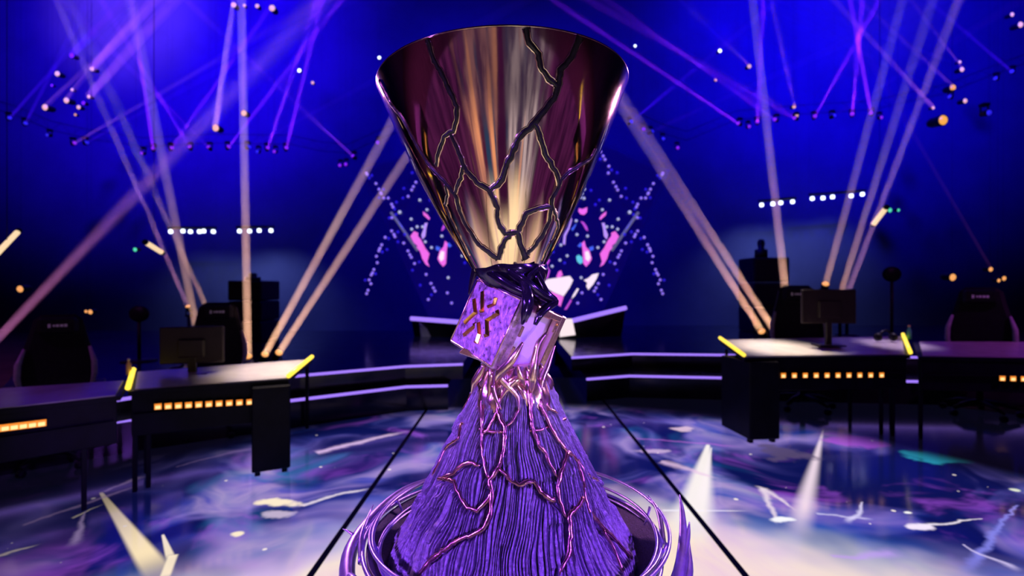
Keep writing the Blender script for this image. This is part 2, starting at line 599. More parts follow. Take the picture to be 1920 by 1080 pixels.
blob(F(1600, 826), 0.26, 0.24, (0.42, 0.09, 0.68), 0.85)
blob(F(1903, 919), 0.035, 0.035, (0.9, 0.95, 0.75))
blob(F(1703, 961), 0.03, 0.02, (0.95, 0.95, 0.95))
blob(F(1728, 988), 0.09, 0.05, (0.92, 0.8, 0.95))
blob(F(1280, 804), 0.10, 0.10, (0.85, 0.6, 0.75), 0.8)
blob(F(1222, 846), 0.16, 0.06, (0.7, 0.5, 0.75), 0.7)
blob(F(1470, 850), 0.20, 0.22, (0.10, 0.07, 0.16), 0.8)
# stars
v = X.nt.nodes.new('ShaderNodeTexVoronoi')
v.inputs['Scale'].default_value = 5.2
X.nt.links.new(p.k, v.inputs['Vector'])
cs = X.nt.nodes.new('ShaderNodeSeparateColor')
X.nt.links.new(v.outputs['Color'], cs.inputs[0])
srad = X(cs.outputs[0]) * X(cs.outputs[0]) * 0.075 + 0.028
star = sstep(X(v.outputs['Distance']), srad, srad * 0.6) * sstep(X(cs.outputs[1]), 0.22, 0.26) * sstep(y, 1.5, 2.0)
col = cmix(star, col, (1.0, 0.86, 0.80))
# the picture fades to black at the rim of the round screen
ex, ey = x - 0.35, y - 2.2
er = X.op('SQRT', ex * ex + ey * ey) + w1 * 0.5
vis = sstep(er, 4.05, 3.35) * (1.0 - sstep(x, -1.9, -2.9) * 0.75)
col = cmix(vis, (0.0015, 0.0015, 0.006), col)
col = cmix(back, col, raycol)
X.nt.links.new(col.k, b.inputs['Emission Color'])
b.inputs['Emission Strength'].default_value = 1.0
b.inputs['Base Color'].default_value = (0.01, 0.01, 0.015, 1)
b.inputs['Roughness'].default_value = 0.12
M['ledfloor'] = m

# ------------------------------------------------------------------ the hall
def quad(name, vs, material):
    o = MB().add(vs, [(0, 1, 2, 3)]).build(name, material)
    return tag(o, kind='structure')


XW, YB, YF, ZC = 21.0, 17.0, -8.0, 13.5
quad('floor', [(-XW, YF, -0.02), (XW, YF, -0.02), (XW, YB, -0.02), (-XW, YB, -0.02)], M['carpet'])
quad('wall_back', [(-XW, YB, -0.02), (XW, YB, -0.02), (XW, YB, ZC), (-XW, YB, ZC)], M['wall'])
quad('wall_front', [(XW, YF, -0.02), (-XW, YF, -0.02), (-XW, YF, ZC), (XW, YF, ZC)], M['wall'])
quad('wall_left', [(-XW, YF, -0.02), (-XW, YB, -0.02), (-XW, YB, ZC), (-XW, YF, ZC)], M['wall'])
quad('wall_right', [(XW, YB, -0.02), (XW, YF, -0.02), (XW, YF, ZC), (XW, YB, ZC)], M['wall'])
quad('ceiling', [(-XW, YF, ZC), (-XW, YB, ZC), (XW, YB, ZC), (XW, YF, ZC)], M['wall'])
disc = [(0.35 + 7.4 * math.cos(2 * PI * k / 96), 0.6 + 7.4 * math.sin(2 * PI * k / 96)) for k in range(96)]
tag(MB().prism(disc, -0.018, 0.0).build('floor', M['ledfloor']), kind='structure')
for i, xx in enumerate((-1.015, 1.175)):
    bm = MB().box((xx, 2.95, 0.003), (0.036, 7.3, 0.006), bev=0.002)
    tag(bm.build('trim_%d' % (i + 1), M['deskblack']), kind='structure')


# two-tier stage steps with a light line along each edge
def poly_tube(pts, rad):
    return MB().tube(pts, rad, 8)


def stage_step(label, low, up, back_y, zl, zu):
    """low/up: front edges of the two tiers (x, y), left to right"""
    t = empty('stage_step', (low[0][0], low[0][1], 0), label, 'stage step', 'stage steps with light lines')
    for nm, e, z0, z1 in (('lower_tier', low, 0.0, zl), ('upper_tier', up, zl, zu)):
        n = len(e)
        MB().prism(e + [(2.5 if e[-1][0] > 2 else e[-1][0], back_y), (e[0][0] * 2.6, back_y)] if e[0][0] < 0 else e + [(e[-1][0] * 1.7, back_y), (e[0][0], back_y)], z0, z1).build(nm, M['gloss'], t)
        poly_tube([Vector((px_, py_ - 0.012, z1 - 0.012)) for px_, py_ in e], 0.0155).build('light_line', M['led_violet'], t)
    return t


def XY(px, py, z):
    q = on_floor(px, py, z)
    return (q.x, q.y)


ZL, ZU = 0.30, 0.50
lowL = [XY(-60, 828, ZL), XY(251, 783, ZL), XY(560, 747, ZL), XY(762, 723, ZL), XY(840, 721, ZL)]
upL = [XY(-60, 790, ZU), XY(300, 735, ZU), XY(563, 702, ZU), XY(760, 685, ZU), XY(868, 681, ZU)]
stepL = stage_step('black two-tier stage step with violet light lines left of the trophy', lowL, upL, 11.0, ZL, ZU)
lowR = [XY(1100, 709, ZL), XY(1180, 703, ZL), XY(1377, 707, ZL), XY(1700, 713, ZL), XY(1960, 716, ZL)]
upR = [XY(1072, 669, ZU), XY(1185, 662, ZU), XY(1371, 664, ZU), XY(1700, 668, ZU), XY(1960, 671, ZU)]
stepR = stage_step('black two-tier stage step with violet light lines right of the trophy', lowR, upR, 12.5, ZL, ZU)
for px, py, side in ((579.5, 747, stepL), (1359, 706, stepR)):
    q = on_floor(px, py, ZL)
    MB().box((q.x, q.y - 0.05, 0.33), (0.03, 0.03, 0.66), bev=0.004).build('post', M['black'], side)

# ------------------------------------------------------------------ the trophy
rng = random.Random(7)
TROPHY = empty('trophy', (0.0, 1.0, 0.90), 'tall hourglass trophy with golden cracked cup, tilted emblem cube and violet bark base', 'trophy')

# cup: axis from CB (bottom) to CT (rim)
CB, CT = Vector((-0.0085, 1.0, 1.490)), Vector((-0.0185, 1.0, 1.848))
CAX = (CT - CB).normalized()
CH = (CT - CB).length
CU = Vector((1, 0, 0))
CU = (CU - CAX * CU.dot(CAX)).normalized()
CV = CAX.cross(CU)                                   # points away from the eye


def cup_r(t):
    return 0.0735 + (0.2475 - 0.0735) * t + 0.013 * 4 * t * (1 - t) * (1 - 0.35 * t)


def cup_pt(th, t, off=0.0):
    rr = cup_r(t) + off
    return CB + CAX * (CH * t) + CU * (rr * math.cos(th)) + CV * (rr * math.sin(th))


def cup_nrm(th, t):
    e = 1e-3
    a = cup_pt(th + e, t) - cup_pt(th - e, t)
    c = cup_pt(th, t + e) - cup_pt(th, t - e)
    n = a.cross(c)
    n.normalize()
    rad = cup_pt(th, t, 0.01) - cup_pt(th, t)
    return n if n.dot(rad) > 0 else -n


# bark cone: radius by height, upright axis at x = 0.002
CONE_X = 0.002
CONE_Z = [0.905, 0.925, 0.945, 0.97, 1.02, 1.074, 1.13, 1.185, 1.225, 1.25, 1.275, 1.30]
CONE_R = [0.236, 0.240, 0.234, 0.217, 0.190, 0.1635, 0.136, 0.107, 0.0865, 0.075, 0.064, 0.055]


def cone_r(z):
    return float(np.interp(z, CONE_Z, CONE_R))


def cone_pt(th, z, off=0.0):
    rr = cone_r(z) + off
    return Vector((CONE_X + rr * math.cos(th), 1.0 + rr * math.sin(th), z))


def cone_nrm(th, z):
    sl = (cone_r(z + 0.01) - cone_r(z - 0.01)) / 0.02
    n = Vector((math.cos(th), math.sin(th), -sl))
    return n.normalized()


EYEV = Vector((0, 0, EYE))


def hit(px, py, what):
    """(angle, height) where the sight line of a photograph point meets the cup or the cone; beyond the outline: the nearest point of it"""
    d = Vector(((px - 960) / FOC, 1.0, -(py - 540) / FOC))
    best = None
    for i in range(260):
        Y = 0.70 + 0.34 * i / 260
        q = EYEV + d * Y
        if what == 'cup':
            w = q - CB
            h = w.dot(CAX) / CH
            if not -0.05 < h < 1.03:
                continue
            rad = math.hypot(w.dot(CU), w.dot(CV))
            g = rad - cup_r(min(max(h, 0), 1))
            th = math.atan2(w.dot(CV), w.dot(CU))
            hh = min(max(h, 0), 1)
        else:
            rad = math.hypot(q.x - CONE_X, q.y - 1.0)
            g = rad - cone_r(q.z)
            th = math.atan2(q.y - 1.0, q.x - CONE_X)
            hh = q.z
        if g <= 0:
            return th, hh
        if best is None or g < best[0]:
            best = (g, th, hh)
    return best[1], best[2]


# cup shell (outside, lip, inside)
NT, NZ = 160, 46
bm = MB()
vs, fs = [], []
for j in range(NZ + 1):
    for k in range(NT):
        vs.append(cup_pt(2 * PI * k / NT, j / NZ))
for off, t in ((0.0008, 1.004), (-0.0028, 1.004)):
    for k in range(NT):
        vs.append(cup_pt(2 * PI * k / NT, 1.0, off) + CAX * (0.002 if off > 0 else 0.0015))
for j in range(12):
    for k in range(NT):
        vs.append(cup_pt(2 * PI * k / NT, max(1 - j / 11, 0.02), -0.004))
rows = NZ + 1 + 2 + 12
for j in range(rows - 1):
    for k in range(NT):
        k2 = (k + 1) % NT
        fs.append((j * NT + k, j * NT + k2, (j + 1) * NT + k2, (j + 1) * NT + k))
fs.append(tuple((rows - 1) * NT + k for k in range(NT)))
bm.add(vs, fs, 0, True)
cup = bm.build('cup', M['gold'], TROPHY)
bm = MB().tube([cup_pt(2 * PI * k / 120, 1.0, -0.001) + CAX * 0.002 for k in range(120)], 0.0019, 8, closed=True)
bm.build('rim', M['goldedge'], cup)

CRACKS = [   # centre lines in the photograph, half width (mm) at start and end
    ([(802, 74), (815, 113), (826, 133), (838, 158), (849, 180), (857, 200), (856, 228), (849, 245), (833, 256), (824, 282), (818, 310)], 4.2, 3.0),
    ([(846, 252), (855, 273), (863, 293), (871, 314), (894, 342), (916, 355), (925, 370), (933, 390), (931, 407), (939, 424), (947, 438), (962, 437)], 3.4, 4.6),
    ([(962, 437), (950, 447), (939, 466), (934, 486)], 4.2, 5.0),
    ([(962, 437), (970, 436), (974, 452), (979, 469), (986, 486)], 4.2, 6.5),
    ([(1087, 70), (1074, 102), (1060, 121), (1050, 133), (1046, 155), (1038, 186), (1018, 209), (1004, 228), (992, 240), (973, 259), (959, 290), (946, 318), (942, 337), (928, 351), (917, 357)], 5.6, 4.6),
    ([(986, 53), (992, 79), (1009, 102), (1015, 130), (1029, 147), (1043, 163)], 4.4, 4.0),
    ([(1001, 232), (1007, 240), (1015, 265), (1023, 293), (1035, 310), (1046, 334), (1047, 350)], 4.6, 4.2),
    ([(1117, 278), (1106, 298), (1085, 311), (1066, 323), (1052, 337), (1046, 351), (1035, 373), (1032, 393), (1029, 413), (1018, 438), (1004, 458), (988, 476)], 3.0, 5.0),
    ([(1032, 388), (1007, 391), (987, 399), (978, 418), (970, 436)], 4.0, 4.6),
    ([(870, 312), (864, 333), (857, 350), (853, 364)], 3.4, 2.8),
    ([(711, 152), (733, 195), (756, 223), (773, 256), (789, 285), (805, 310), (821, 328), (838, 345), (855, 368), (863, 396), (874, 421), (883, 435), (897, 458), (916, 472), (934, 486)], 2.6, 4.8),
    ([(836, 346), (840, 366), (836, 384), (843, 405), (856, 432), (868, 455), (880, 480)], 2.2, 3.0),
    ([(1035, 375), (1036, 392), (1043, 410), (1046, 427), (1038, 446), (1026, 466), (1016, 490)], 2.6, 3.4),
]


def fine_path(ps, what, step=0.006, jit=0.0011, r_=rng):
    """surface points and normals along a photograph polyline, jagged a little"""
    uv = [hit(px, py, what) for px, py in ps]
    P, N = (cup_pt, cup_nrm) if what == 'cup' else (cone_pt, cone_nrm)
    out = []
    for (a0, h0), (a1, h1) in zip(uv, uv[1:]):
        L = (P(a1, h1) - P(a0, h0)).length
        n = max(1, round(L / step))
        for i in range(n):
            s = i / n
            out.append((a0 + (a1 - a0) * s, h0 + (h1 - h0) * s))
    out.append(uv[-1])
    pts = []
    for i, (a, h) in enumerate(out):
        k = 0 if i in (0, len(out) - 1) else jit
        rr = cup_r(h) if what == 'cup' else cone_r(h)
        aa, hh = a + r_.uniform(-k, k) / max(rr, 0.05), h + r_.uniform(-k, k) * (3 if what == 'cup' else 1)
        if what == 'cup':
            hh = min(max(hh, 0), 1)
        pts.append((P(aa, hh), N(aa, hh)))
    return pts


for ps, w0, w1_ in CRACKS:
    path = fine_path(ps, 'cup')
    n = len(path)
    bm = MB()
    vs, fs = [], []
    lips = ([], [])
    for i, (P0, N0) in enumerate(path):
        T = (path[min(i + 1, n - 1)][0] - path[max(i - 1, 0)][0]).normalized()
        B = N0.cross(T).normalized()
        w = 0.001 * (w0 + (w1_ - w0) * i / (n - 1)) * rng.uniform(0.82, 1.18)
        for q, hgt in ((-1.0, -0.0012), (-0.75, 0.0017), (-0.2, 0.0027), (0.3, 0.0025), (0.75, 0.0016), (1.0, -0.0012)):
            vs.append(P0 + B * (w * q) + N0 * hgt)
        lips[0].append(P0 + B * (w + 0.0007) + N0 * 0.0003)
        lips[1].append(P0 - B * (w + 0.0007) + N0 * 0.0003)
    for i in range(n - 1):
        for k in range(5):
            fs.append((i * 6 + k, i * 6 + k + 1, (i + 1) * 6 + k + 1, (i + 1) * 6 + k))
    bm.add(vs, fs, 0, True)
    bm.build('crack_vein', M['vein'], cup)
    bm = MB()
    for lp in lips:
        bm.tube(lp, [0.0012 * rng.uniform(0.7, 1.3) for _ in lp], 6)
    bm.build('crack_edge', M['goldedge'], cup)

# --- molten collar between the cup and the cube, running down the cube in drips
bm = MB()
NTc = 96
vs, fs = [], []
prof = [(0.0745, 1.5035), (0.0765, 1.494), (0.0755, 1.484), (0.070, 1.473), (0.063, 1.462), (0.058, 1.450), (0.057, 1.437), (0.060, 1.424), (0.052, 1.412)]
for j, (rr, zz) in enumerate(prof):
    for k in range(NTc):
        a = 2 * PI * k / NTc
        lobes = math.sin(3 * a + 0.6) * 0.5 + math.sin(7 * a + 2.0) * 0.35 + math.sin(13 * a) * 0.15
        r2 = rr * (1 + 0.05 * lobes * (0.3 + j / 8))
        z2 = zz + (0.007 * math.sin(5 * a + 0.4) + 0.005 * math.sin(9 * a + 1.0) if j == 0 else 0.003 * lobes)
        lean = 0.022 * (j / 8)
        vs.append(Vector((-0.0085 + lean + r2 * math.cos(a), 1.0 + r2 * math.sin(a), z2)))
for j in range(len(prof) - 1):
    for k in range(NTc):
        k2 = (k + 1) % NTc
        fs.append((j * NTc + k, j * NTc + k2, (j + 1) * NTc + k2, (j + 1) * NTc + k))
fs.append(tuple((len(prof) - 1) * NTc + k for k in range(NTc)))
fs.append(tuple(range(NTc))[::-1])
bm.add(vs, fs, 0, True)
collar = bm.build('molten_collar', M['melt'], TROPHY)


def drip(pts, rad, name='drip', parent=collar, material=None, n=12, flat=0.7):
    # smooth the run with Catmull-Rom
    P = [Vector(p) for p in pts]
    P = [P[0] * 2 - P[1]] + P + [P[-1] * 2 - P[-2]]
    R_ = [rad[0]] + list(rad) + [rad[-1]]
    o, rr = [], []
    for i in range(1, len(P) - 2):
        for s in (0, 0.2, 0.4, 0.6, 0.8):
            a, b2, c, d = P[i - 1], P[i], P[i + 1], P[i + 2]
            o.append(0.5 * ((2 * b2) + (c - a) * s + (2 * a - 5 * b2 + 4 * c - d) * s * s + (3 * b2 - a - 3 * c + d) * s ** 3))
            rr.append(R_[i] + (R_[i + 1] - R_[i]) * s)
    o.append(P[-2])
    rr.append(R_[-2])
    return MB().tube(o, rr, n, flat=flat).build(name, material or M['melt'], parent)


drip([at(975, 512, 0.945), at(986, 540, 0.915), at(990, 562, 0.897), at(986, 588, 0.893), at(979, 608, 0.897)], [0.012, 0.012, 0.013, 0.011, 0.003])
drip([at(1003, 515, 0.955), at(1022, 550, 0.945), at(1040, 566, 0.950), at(1026, 576, 0.935), at(1012, 590, 0.925), at(1003, 609, 0.920)], [0.012, 0.011, 0.009, 0.011, 0.010, 0.005])
drip([at(905, 505, 0.96), at(935, 522, 0.93), at(962, 540, 0.915), at(990, 553, 0.905)], [0.006, 0.010, 0.010, 0.007])
drip([at(950, 505, 0.935), at(985, 530, 0.925), at(1015, 553, 0.935), at(1042, 568, 0.952)], [0.010, 0.013, 0.011, 0.007])
drip([at(1010, 500, 0.945), at(992, 518, 0.928), at(990, 535, 0.918), at(1000, 552, 0.915)], [0.005, 0.0055, 0.005, 0.004])
drip([at(892, 500, 0.99), at(884, 530, 1.00), at(879, 552, 1.005)], [0.009, 0.006, 0.002])

# --- the cube, balanced on an edge corner
CE = 0.141
CC = Vector((-0.0078, 1.0, 1.366))
RC = Matrix.Rotation(math.radians(24.0), 3, 'Y') @ Matrix.Rotation(PI / 4, 3, 'Z')
h = CE / 2


def cube_pt(u, w, z):
    return CC + RC @ Vector((u, w, z))


# local axes: -x side faces left toward the eye (emblem plate), -y side faces right toward the eye (open side)
PT = 0.029
cube = MB().box(cube_pt(0.004, 0.002, 0), (CE - 2 * PT + 0.018, CE - 0.080, CE - 0.030), RC, bev=0.004).build('cube_core', M['melt'], TROPHY)
plate = MB().box(cube_pt(-h + PT / 2, 0, 0), (PT, CE, CE), RC, bev=0.0028).build('emblem_plate', M['plate'], TROPHY)
tag(plate, 'square rose-violet metal plate with a raised emblem')
# thin ridge framing the plate and the stepped edge that shows on its open side
bm = MB()
e = h - 0.004
loop = [cube_pt(-h - 0.0002, -e, -e), cube_pt(-h - 0.0002, e, -e), cube_pt(-h - 0.0002, e, e), cube_pt(-h - 0.0002, -e, e)]
for a, b2 in zip(loop, loop[1:] + loop[:1]):
    bm.tube([a, b2], 0.0017, 6)
bm.build('plate_ridge', M['rose'], plate)
bm = MB()
for z, dz in ((0.050, 0.038), (-0.044, 0.050), (0.012, 0.022)):
    bm.box(cube_pt(-h + PT + 0.004, -h + 0.009, z), (0.009, 0.016, dz), RC, bev=0.0015)
bm.box(cube_pt(-h + PT + 0.012, -h + 0.010, -0.060), (0.020, 0.014, 0.018), RC, bev=0.0015)
bm.build('plate_edge', M['rose'], plate)
bm = MB()
back = MB().box(cube_pt(h - 0.008, 0, 0), (0.016, CE, CE), RC, bev=0.0025).build('back_plate', M['rose'], TROPHY)
bm = MB()
for z, y_, dx_, dz in ((0.062, -h + 0.006, 0.034, 0.012), (0.045, -h + 0.0065, 0.012, 0.026), (-0.005, -h + 0.0055, 0.007, 0.090), (-0.062, -h + 0.0065, 0.026, 0.012)):
    bm.box(cube_pt(h - 0.014 - dx_ / 2, y_, z), (dx_, 0.012, dz), RC, bev=0.0012)
brk = bm.build('corner_bracket', M['rose'], TROPHY)
MB().lathe([(0, 0.003), (0.0028, 0.002), (0.0032, 0), (0, -0.001)], 12, cube_pt(h - 0.022, -h - 0.0005, 0.050), RC @ Matrix.Rotation(PI / 2, 3, 'X')).build('rivet', M['copper_reflect'], brk)
MB().box(cube_pt(0.004, -h + 0.012, h - 0.009), (0.050, 0.020, 0.016), RC, bev=0.002).build('cross_bar', M['rose'], TROPHY)
MB().box(cube_pt(0.004, -h + 0.012, -h + 0.008), (0.060, 0.020, 0.014), RC, bev=0.002).build('cross_bar', M['rose'], TROPHY)
# faceted crystal
rc = random.Random(21)
cv = []
fsx = []
nu, nz_ = 3, 4
x0, x1, z0, z1 = -h + PT + 0.002, h - 0.018, -h + 0.012, h - 0.014
for j in range(nz_ + 1):
    for i in range(nu + 1):
        fx, fz = i / nu, j / nz_
        edge = i in (0, nu) or j in (0, nz_)
        xx = x0 + (x1 - x0) * fx + (0 if edge else rc.uniform(-0.011, 0.011))
        zz = z0 + (z1 - z0) * fz + (0 if edge else rc.uniform(-0.010, 0.010))
        yy = -h + 0.021 - (0 if edge else rc.uniform(0.001, 0.014))
        cv.append(cube_pt(xx, yy, zz))
for j in range(nz_):
    for i in range(nu):
        a = j * (nu + 1) + i
        if rc.random() < 0.5:
            fsx += [(a, a + 1, a + nu + 2), (a, a + nu + 2, a + nu + 1)]
        else:
            fsx += [(a, a + 1, a + nu + 1), (a + 1, a + nu + 2, a + nu + 1)]
nb = len(cv)
ring_i = [i for i in range(nu + 1)] + [j * (nu + 1) + nu for j in range(1, nz_ + 1)] + [nz_ * (nu + 1) + i for i in range(nu - 1, -1, -1)] + [j * (nu + 1) for j in range(nz_ - 1, 0, -1)]
for i in ring_i:
    q = cv[i]
    cv.append(q + RC @ Vector((0, 0.03, 0)))
for k in range(len(ring_i)):
    k2 = (k + 1) % len(ring_i)
    fsx.append((ring_i[k2], ring_i[k], nb + k, nb + k2))
fsx.append(tuple(nb + k for k in range(len(ring_i))))
tag(MB().add(cv, fsx).build('crystal', M['crystal'], TROPHY), 'pale violet faceted crystal')
# little bracket under the plate's lower left edge
bm = MB()
bm.add([at(861, 661, 0.955), at(870, 652, 0.95), at(866, 655, 0.985), at(903, 676, 0.945), at(862, 663, 0.985), at(905, 678, 0.975)],
       [(0, 1, 3), (0, 3, 5, 4), (0, 4, 2, 1), (1, 2, 4, 5, 3)])
bm.build('lower_bracket', M['rose'], TROPHY)


# emblem: raised chevrons on the plate
def plate_uv(zx, zy):
    """local (y, z) on the plate for a point of the photograph"""
    px, py = 826 + zx / 5.4, 500 + zy / 5.4
    d = Vector(((px - 960) / FOC, 1.0, -(py - 540) / FOC))
    n = RC @ Vector((-1, 0, 0))
    p0 = CC + n * h
    Y = (p0 - EYEV).dot(n) / d.dot(n)
    q = RC.transposed() @ (EYEV + d * Y - CC)
    return (q.y, q.z)


STROKES = [([(338, 335), (347, 462), (246, 562)], 30), ([(424, 258), (424, 458)], 27), ([(566, 318), (545, 372), (484, 402)], 22),
           ([(592, 462), (462, 535), (472, 705)], 30), ([(238, 686), (362, 588)], 27), ([(384, 572), (388, 690), (366, 772)], 28)]
for ps, hw in STROKES:
    uv = [Vector(plate_uv(*p)) for p in ps]
    w = hw / 5.4 * 0.00098 * 1.25
    EH = 0.0078
    n = len(uv)
    outer, inner = [], []
    for side in (1, -1):
        lo, li = [], []
        for i, p in enumerate(uv):
            d0 = (uv[i] - uv[i - 1]).normalized() if i else (uv[1] - uv[0]).normalized()
            d1 = (uv[i + 1] - uv[i]).normalized() if i < n - 1 else d0
            t = (d0 + d1).normalized()
            nn = Vector((-t.y, t.x))
            k = 1.0 / max(0.55, nn.dot(Vector((-d0.y, d0.x))))
            endp = (-t if i == 0 else t) if i in (0, n - 1) else Vector((0, 0))
            taper = 0.62 if i in (0, n - 1) else 1.0
            lo.append(p + nn * (side * w * k * (0.8 if taper < 1 else 1)) + endp * 0.0012)
            li.append(p + nn * (side * w * k * 0.52 * taper) - endp * 0.0025)
        outer.append(lo)
        inner.append(li)
    oloop = outer[0] + outer[1][::-1]
    iloop = inner[0] + inner[1][::-1]
    k = len(oloop)
    vs = [cube_pt(-h + 0.001, *q) for q in oloop] + [cube_pt(-h - EH * 0.25, *q) for q in oloop] + [cube_pt(-h - EH, *q) for q in iloop]
    bm = MB()
    sides = [(i, (i + 1) % k, k + (i + 1) % k, k + i) for i in range(k)]
    bev = [(k + i, k + (i + 1) % k, 2 * k + (i + 1) % k, 2 * k + i) for i in range(k)]
    bm.add(vs, sides + bev, 1)  # sides and bevels carry the floor's reflected gold as colour
    bm.add([vs[2 * k + i] for i in range(k)], [(i, i + 1, k - 2 - i, k - 1 - i) for i in range(n - 1)], 0)
    bm.build('emblem_stroke', [M['plate'], M['copper_reflect']], plate)

# --- bark cone: strands, flakes and grooves beside the veins
VINES = [
    ([(907, 730), (905, 780), (905, 828), (909, 873), (918, 899)], 3.4, 2.6),
    ([(936, 742), (933, 769), (946, 802), (946, 839), (936, 876), (918, 902), (923, 921), (921, 961), (907, 991), (882, 1004), (859, 1012), (830, 1034), (807, 1052), (786, 1080)], 3.6, 3.6),
    ([(933, 769), (915, 806), (906, 815)], 2.6, 2.0),
    ([(923, 921), (914, 940), (896, 956), (877, 952), (864, 930), (853, 904), (838, 899), (822, 899)], 3.2, 3.0),
    ([(824, 899), (850, 889), (870, 872), (884, 867), (901, 873)], 2.8, 3.0),
    ([(935, 878), (950, 890), (959, 901), (973, 909), (989, 903), (1002, 904), (1012, 922), (1025, 932), (1040, 941)], 3.4, 4.4),
    ([(990, 725), (994, 765), (997, 799), (1010, 836), (1022, 850), (1031, 872), (1044, 895)], 4.0, 2.4),
    ([(1062, 848), (1057, 868), (1049, 890), (1044, 912), (1049, 940), (1060, 970)], 3.4, 3.0),
    ([(1091, 934), (1082, 950), (1066, 966), (1069, 1000), (1066, 1035), (1048, 1078)], 4.4, 3.2),
    ([(1008, 722), (1013, 762), (1033, 806), (1059, 843), (1081, 865), (1092, 905), (1094, 930), (1103, 958), (1124, 985), (1147, 1006), (1168, 1030), (1184, 1050)], 3.4, 2.8),
    ([(1081, 862), (1096, 889), (1122, 905)], 2.8, 2.4),
    ([(888, 722), (878, 750), (868, 770), (866, 795), (862, 822), (848, 832), (838, 840), (828, 862), (812, 893)], 3.2, 2.4),
    ([(1016, 745), (1030, 768), (1046, 776)], 2.6, 1.8),
    ([(973, 768), (960, 790), (950, 800)], 2.4, 2.0),
    ([(1130, 995), (1150, 1030), (1166, 1072)], 2.8, 2.2),
]
vine_paths = [(fine_path(ps, 'cone', 0.006, 0.0012), a, c) for ps, a, c in VINES]


def vnoise(u, v, seed, per=None):
    """value noise on two arrays; per: period of u"""
    iu, iv = np.floor(u).astype(np.int64), np.floor(v).astype(np.int64)
    fu, fv = u - iu, v - iv
    fu, fv = fu * fu * (3 - 2 * fu), fv * fv * (3 - 2 * fv)

    def hsh(a, c):
        if per:
            a = np.mod(a, per)
        q = (a * 374761393 + c * 668265263 + seed * 974634421) & 0x7fffffff
        q = ((q ^ (q >> 13)) * 1274126177) & 0x7fffffff
        return ((q ^ (q >> 16)) & 0xffff) / 65535.0
    return (hsh(iu, iv) * (1 - fu) + hsh(iu + 1, iv) * fu) * (1 - fv) + (hsh(iu, iv + 1) * (1 - fu) + hsh(iu + 1, iv + 1) * fu) * fv


NTB, NZB = 1180, 230
th = np.concatenate([np.linspace(PI * 0.94, PI * 2.06, 1060, endpoint=False), np.linspace(PI * 2.06, PI * 2.94, 120, endpoint=False)])
zz = np.linspace(0.905, 1.30, NZB)
TH, ZZ = np.meshgrid(th, zz)
RR = np.interp(ZZ, CONE_Z, CONE_R)
uu = np.mod(TH / (2 * PI), 1.0)
wav = vnoise(uu * 24, ZZ * 18, 3, 24) * 0.014 + vnoise(uu * 9, ZZ * 7, 4, 9) * 0.040
us = uu + wav
us = np.mod(us + 0.0075 * vnoise(us * 130, ZZ * 9, 31, 130), 1.0)
NSTR = 190
cell = np.floor(us * NSTR)
flake = vnoise(cell * 3.7 + 0.5, ZZ * 24 + cell * 1.31, 5)
s1 = np.abs(np.mod(us * NSTR, 1) - 0.5) * 2
n3 = vnoise(us * 60, ZZ * 5, 8, 60)
n2 = vnoise(us * 420, ZZ * 30, 6, 420)
deep = 0.35 + 0.9 * vnoise(us * 95, ZZ * 12, 12, 95)
amp = np.clip(RR / 0.15, 0.62, 1.1)
disp = -0.0085 * amp * deep * s1 ** 2.5 + 0.0040 * (n2 - 0.5) + 0.0046 * (n3 - 0.5)
disp += 0.0062 * amp * (np.floor(flake * 4) / 4 - 0.35)
disp -= 0.0070 * amp * np.clip((n3 * 0.55 + vnoise(us * 105, ZZ * 9, 11, 105) * 0.6 - 0.70) * 6, 0, 1)
disp += 0.002
crk = vnoise(us * 40, ZZ * 34, 9, 40)
ledge = np.clip((crk - 0.80) * 14, 0, 1)
disp += 0.0050 * ledge
PXc = CONE_X + (RR + disp) * np.cos(TH)
PYc = 1.0 + (RR + disp) * np.sin(TH)
V3 = np.stack([PXc, PYc, ZZ], -1).reshape(-1, 3)
groove = np.zeros(len(V3))
front = np.nonzero(V3[:, 1] < 1.06)[0]
for path, a, c in vine_paths:
    pp = np.array([tuple(p) for p, n_ in path])
    pp = pp + np.array([-0.0035, 0, -0.003])
    lo, hi = pp.min(0) - 0.012, pp.max(0) + 0.012
    sel = front[((V3[front] > lo) & (V3[front] < hi)).all(1)]
    if len(sel) == 0:
        continue
    dm = np.sqrt(((V3[sel][:, None, :] - pp[None]) ** 2).sum(-1)).min(1)
    groove[sel] = np.maximum(groove[sel], np.clip(1 - (dm - 0.0035) / 0.005, 0, 1))
disp = disp.reshape(-1) - groove * 0.0115
V3[:, 0] = CONE_X + (RR.reshape(-1) + disp) * np.cos(TH.reshape(-1))
V3[:, 1] = 1.0 + (RR.reshape(-1) + disp) * np.sin(TH.reshape(-1))
me = bpy.data.meshes.new('bark_cone')
idx = np.arange(NTB * NZB).reshape(NZB, NTB)
q = np.stack([idx[:-1], np.roll(idx, -1, 1)[:-1], np.roll(idx, -1, 1)[1:], idx[1:]], -1).reshape(-1, 4)
me.vertices.add(len(V3))
me.vertices.foreach_set('co', V3.astype(np.float32).reshape(-1))
me.loops.add(q.size)
me.loops.foreach_set('vertex_index', q.astype(np.int32).reshape(-1))
me.polygons.add(len(q))
me.polygons.foreach_set('loop_start', np.arange(0, q.size, 4, dtype=np.int32))
me.polygons.foreach_set('loop_total', np.full(len(q), 4, dtype=np.int32))
me.polygons.foreach_set('use_smooth', np.ones(len(q), dtype=bool))
me.materials.append(M['bark'])
me.update(calc_edges=True)
cone = link('bark_cone', me, TROPHY)
tag(cone, 'violet-lit charred bark cone')
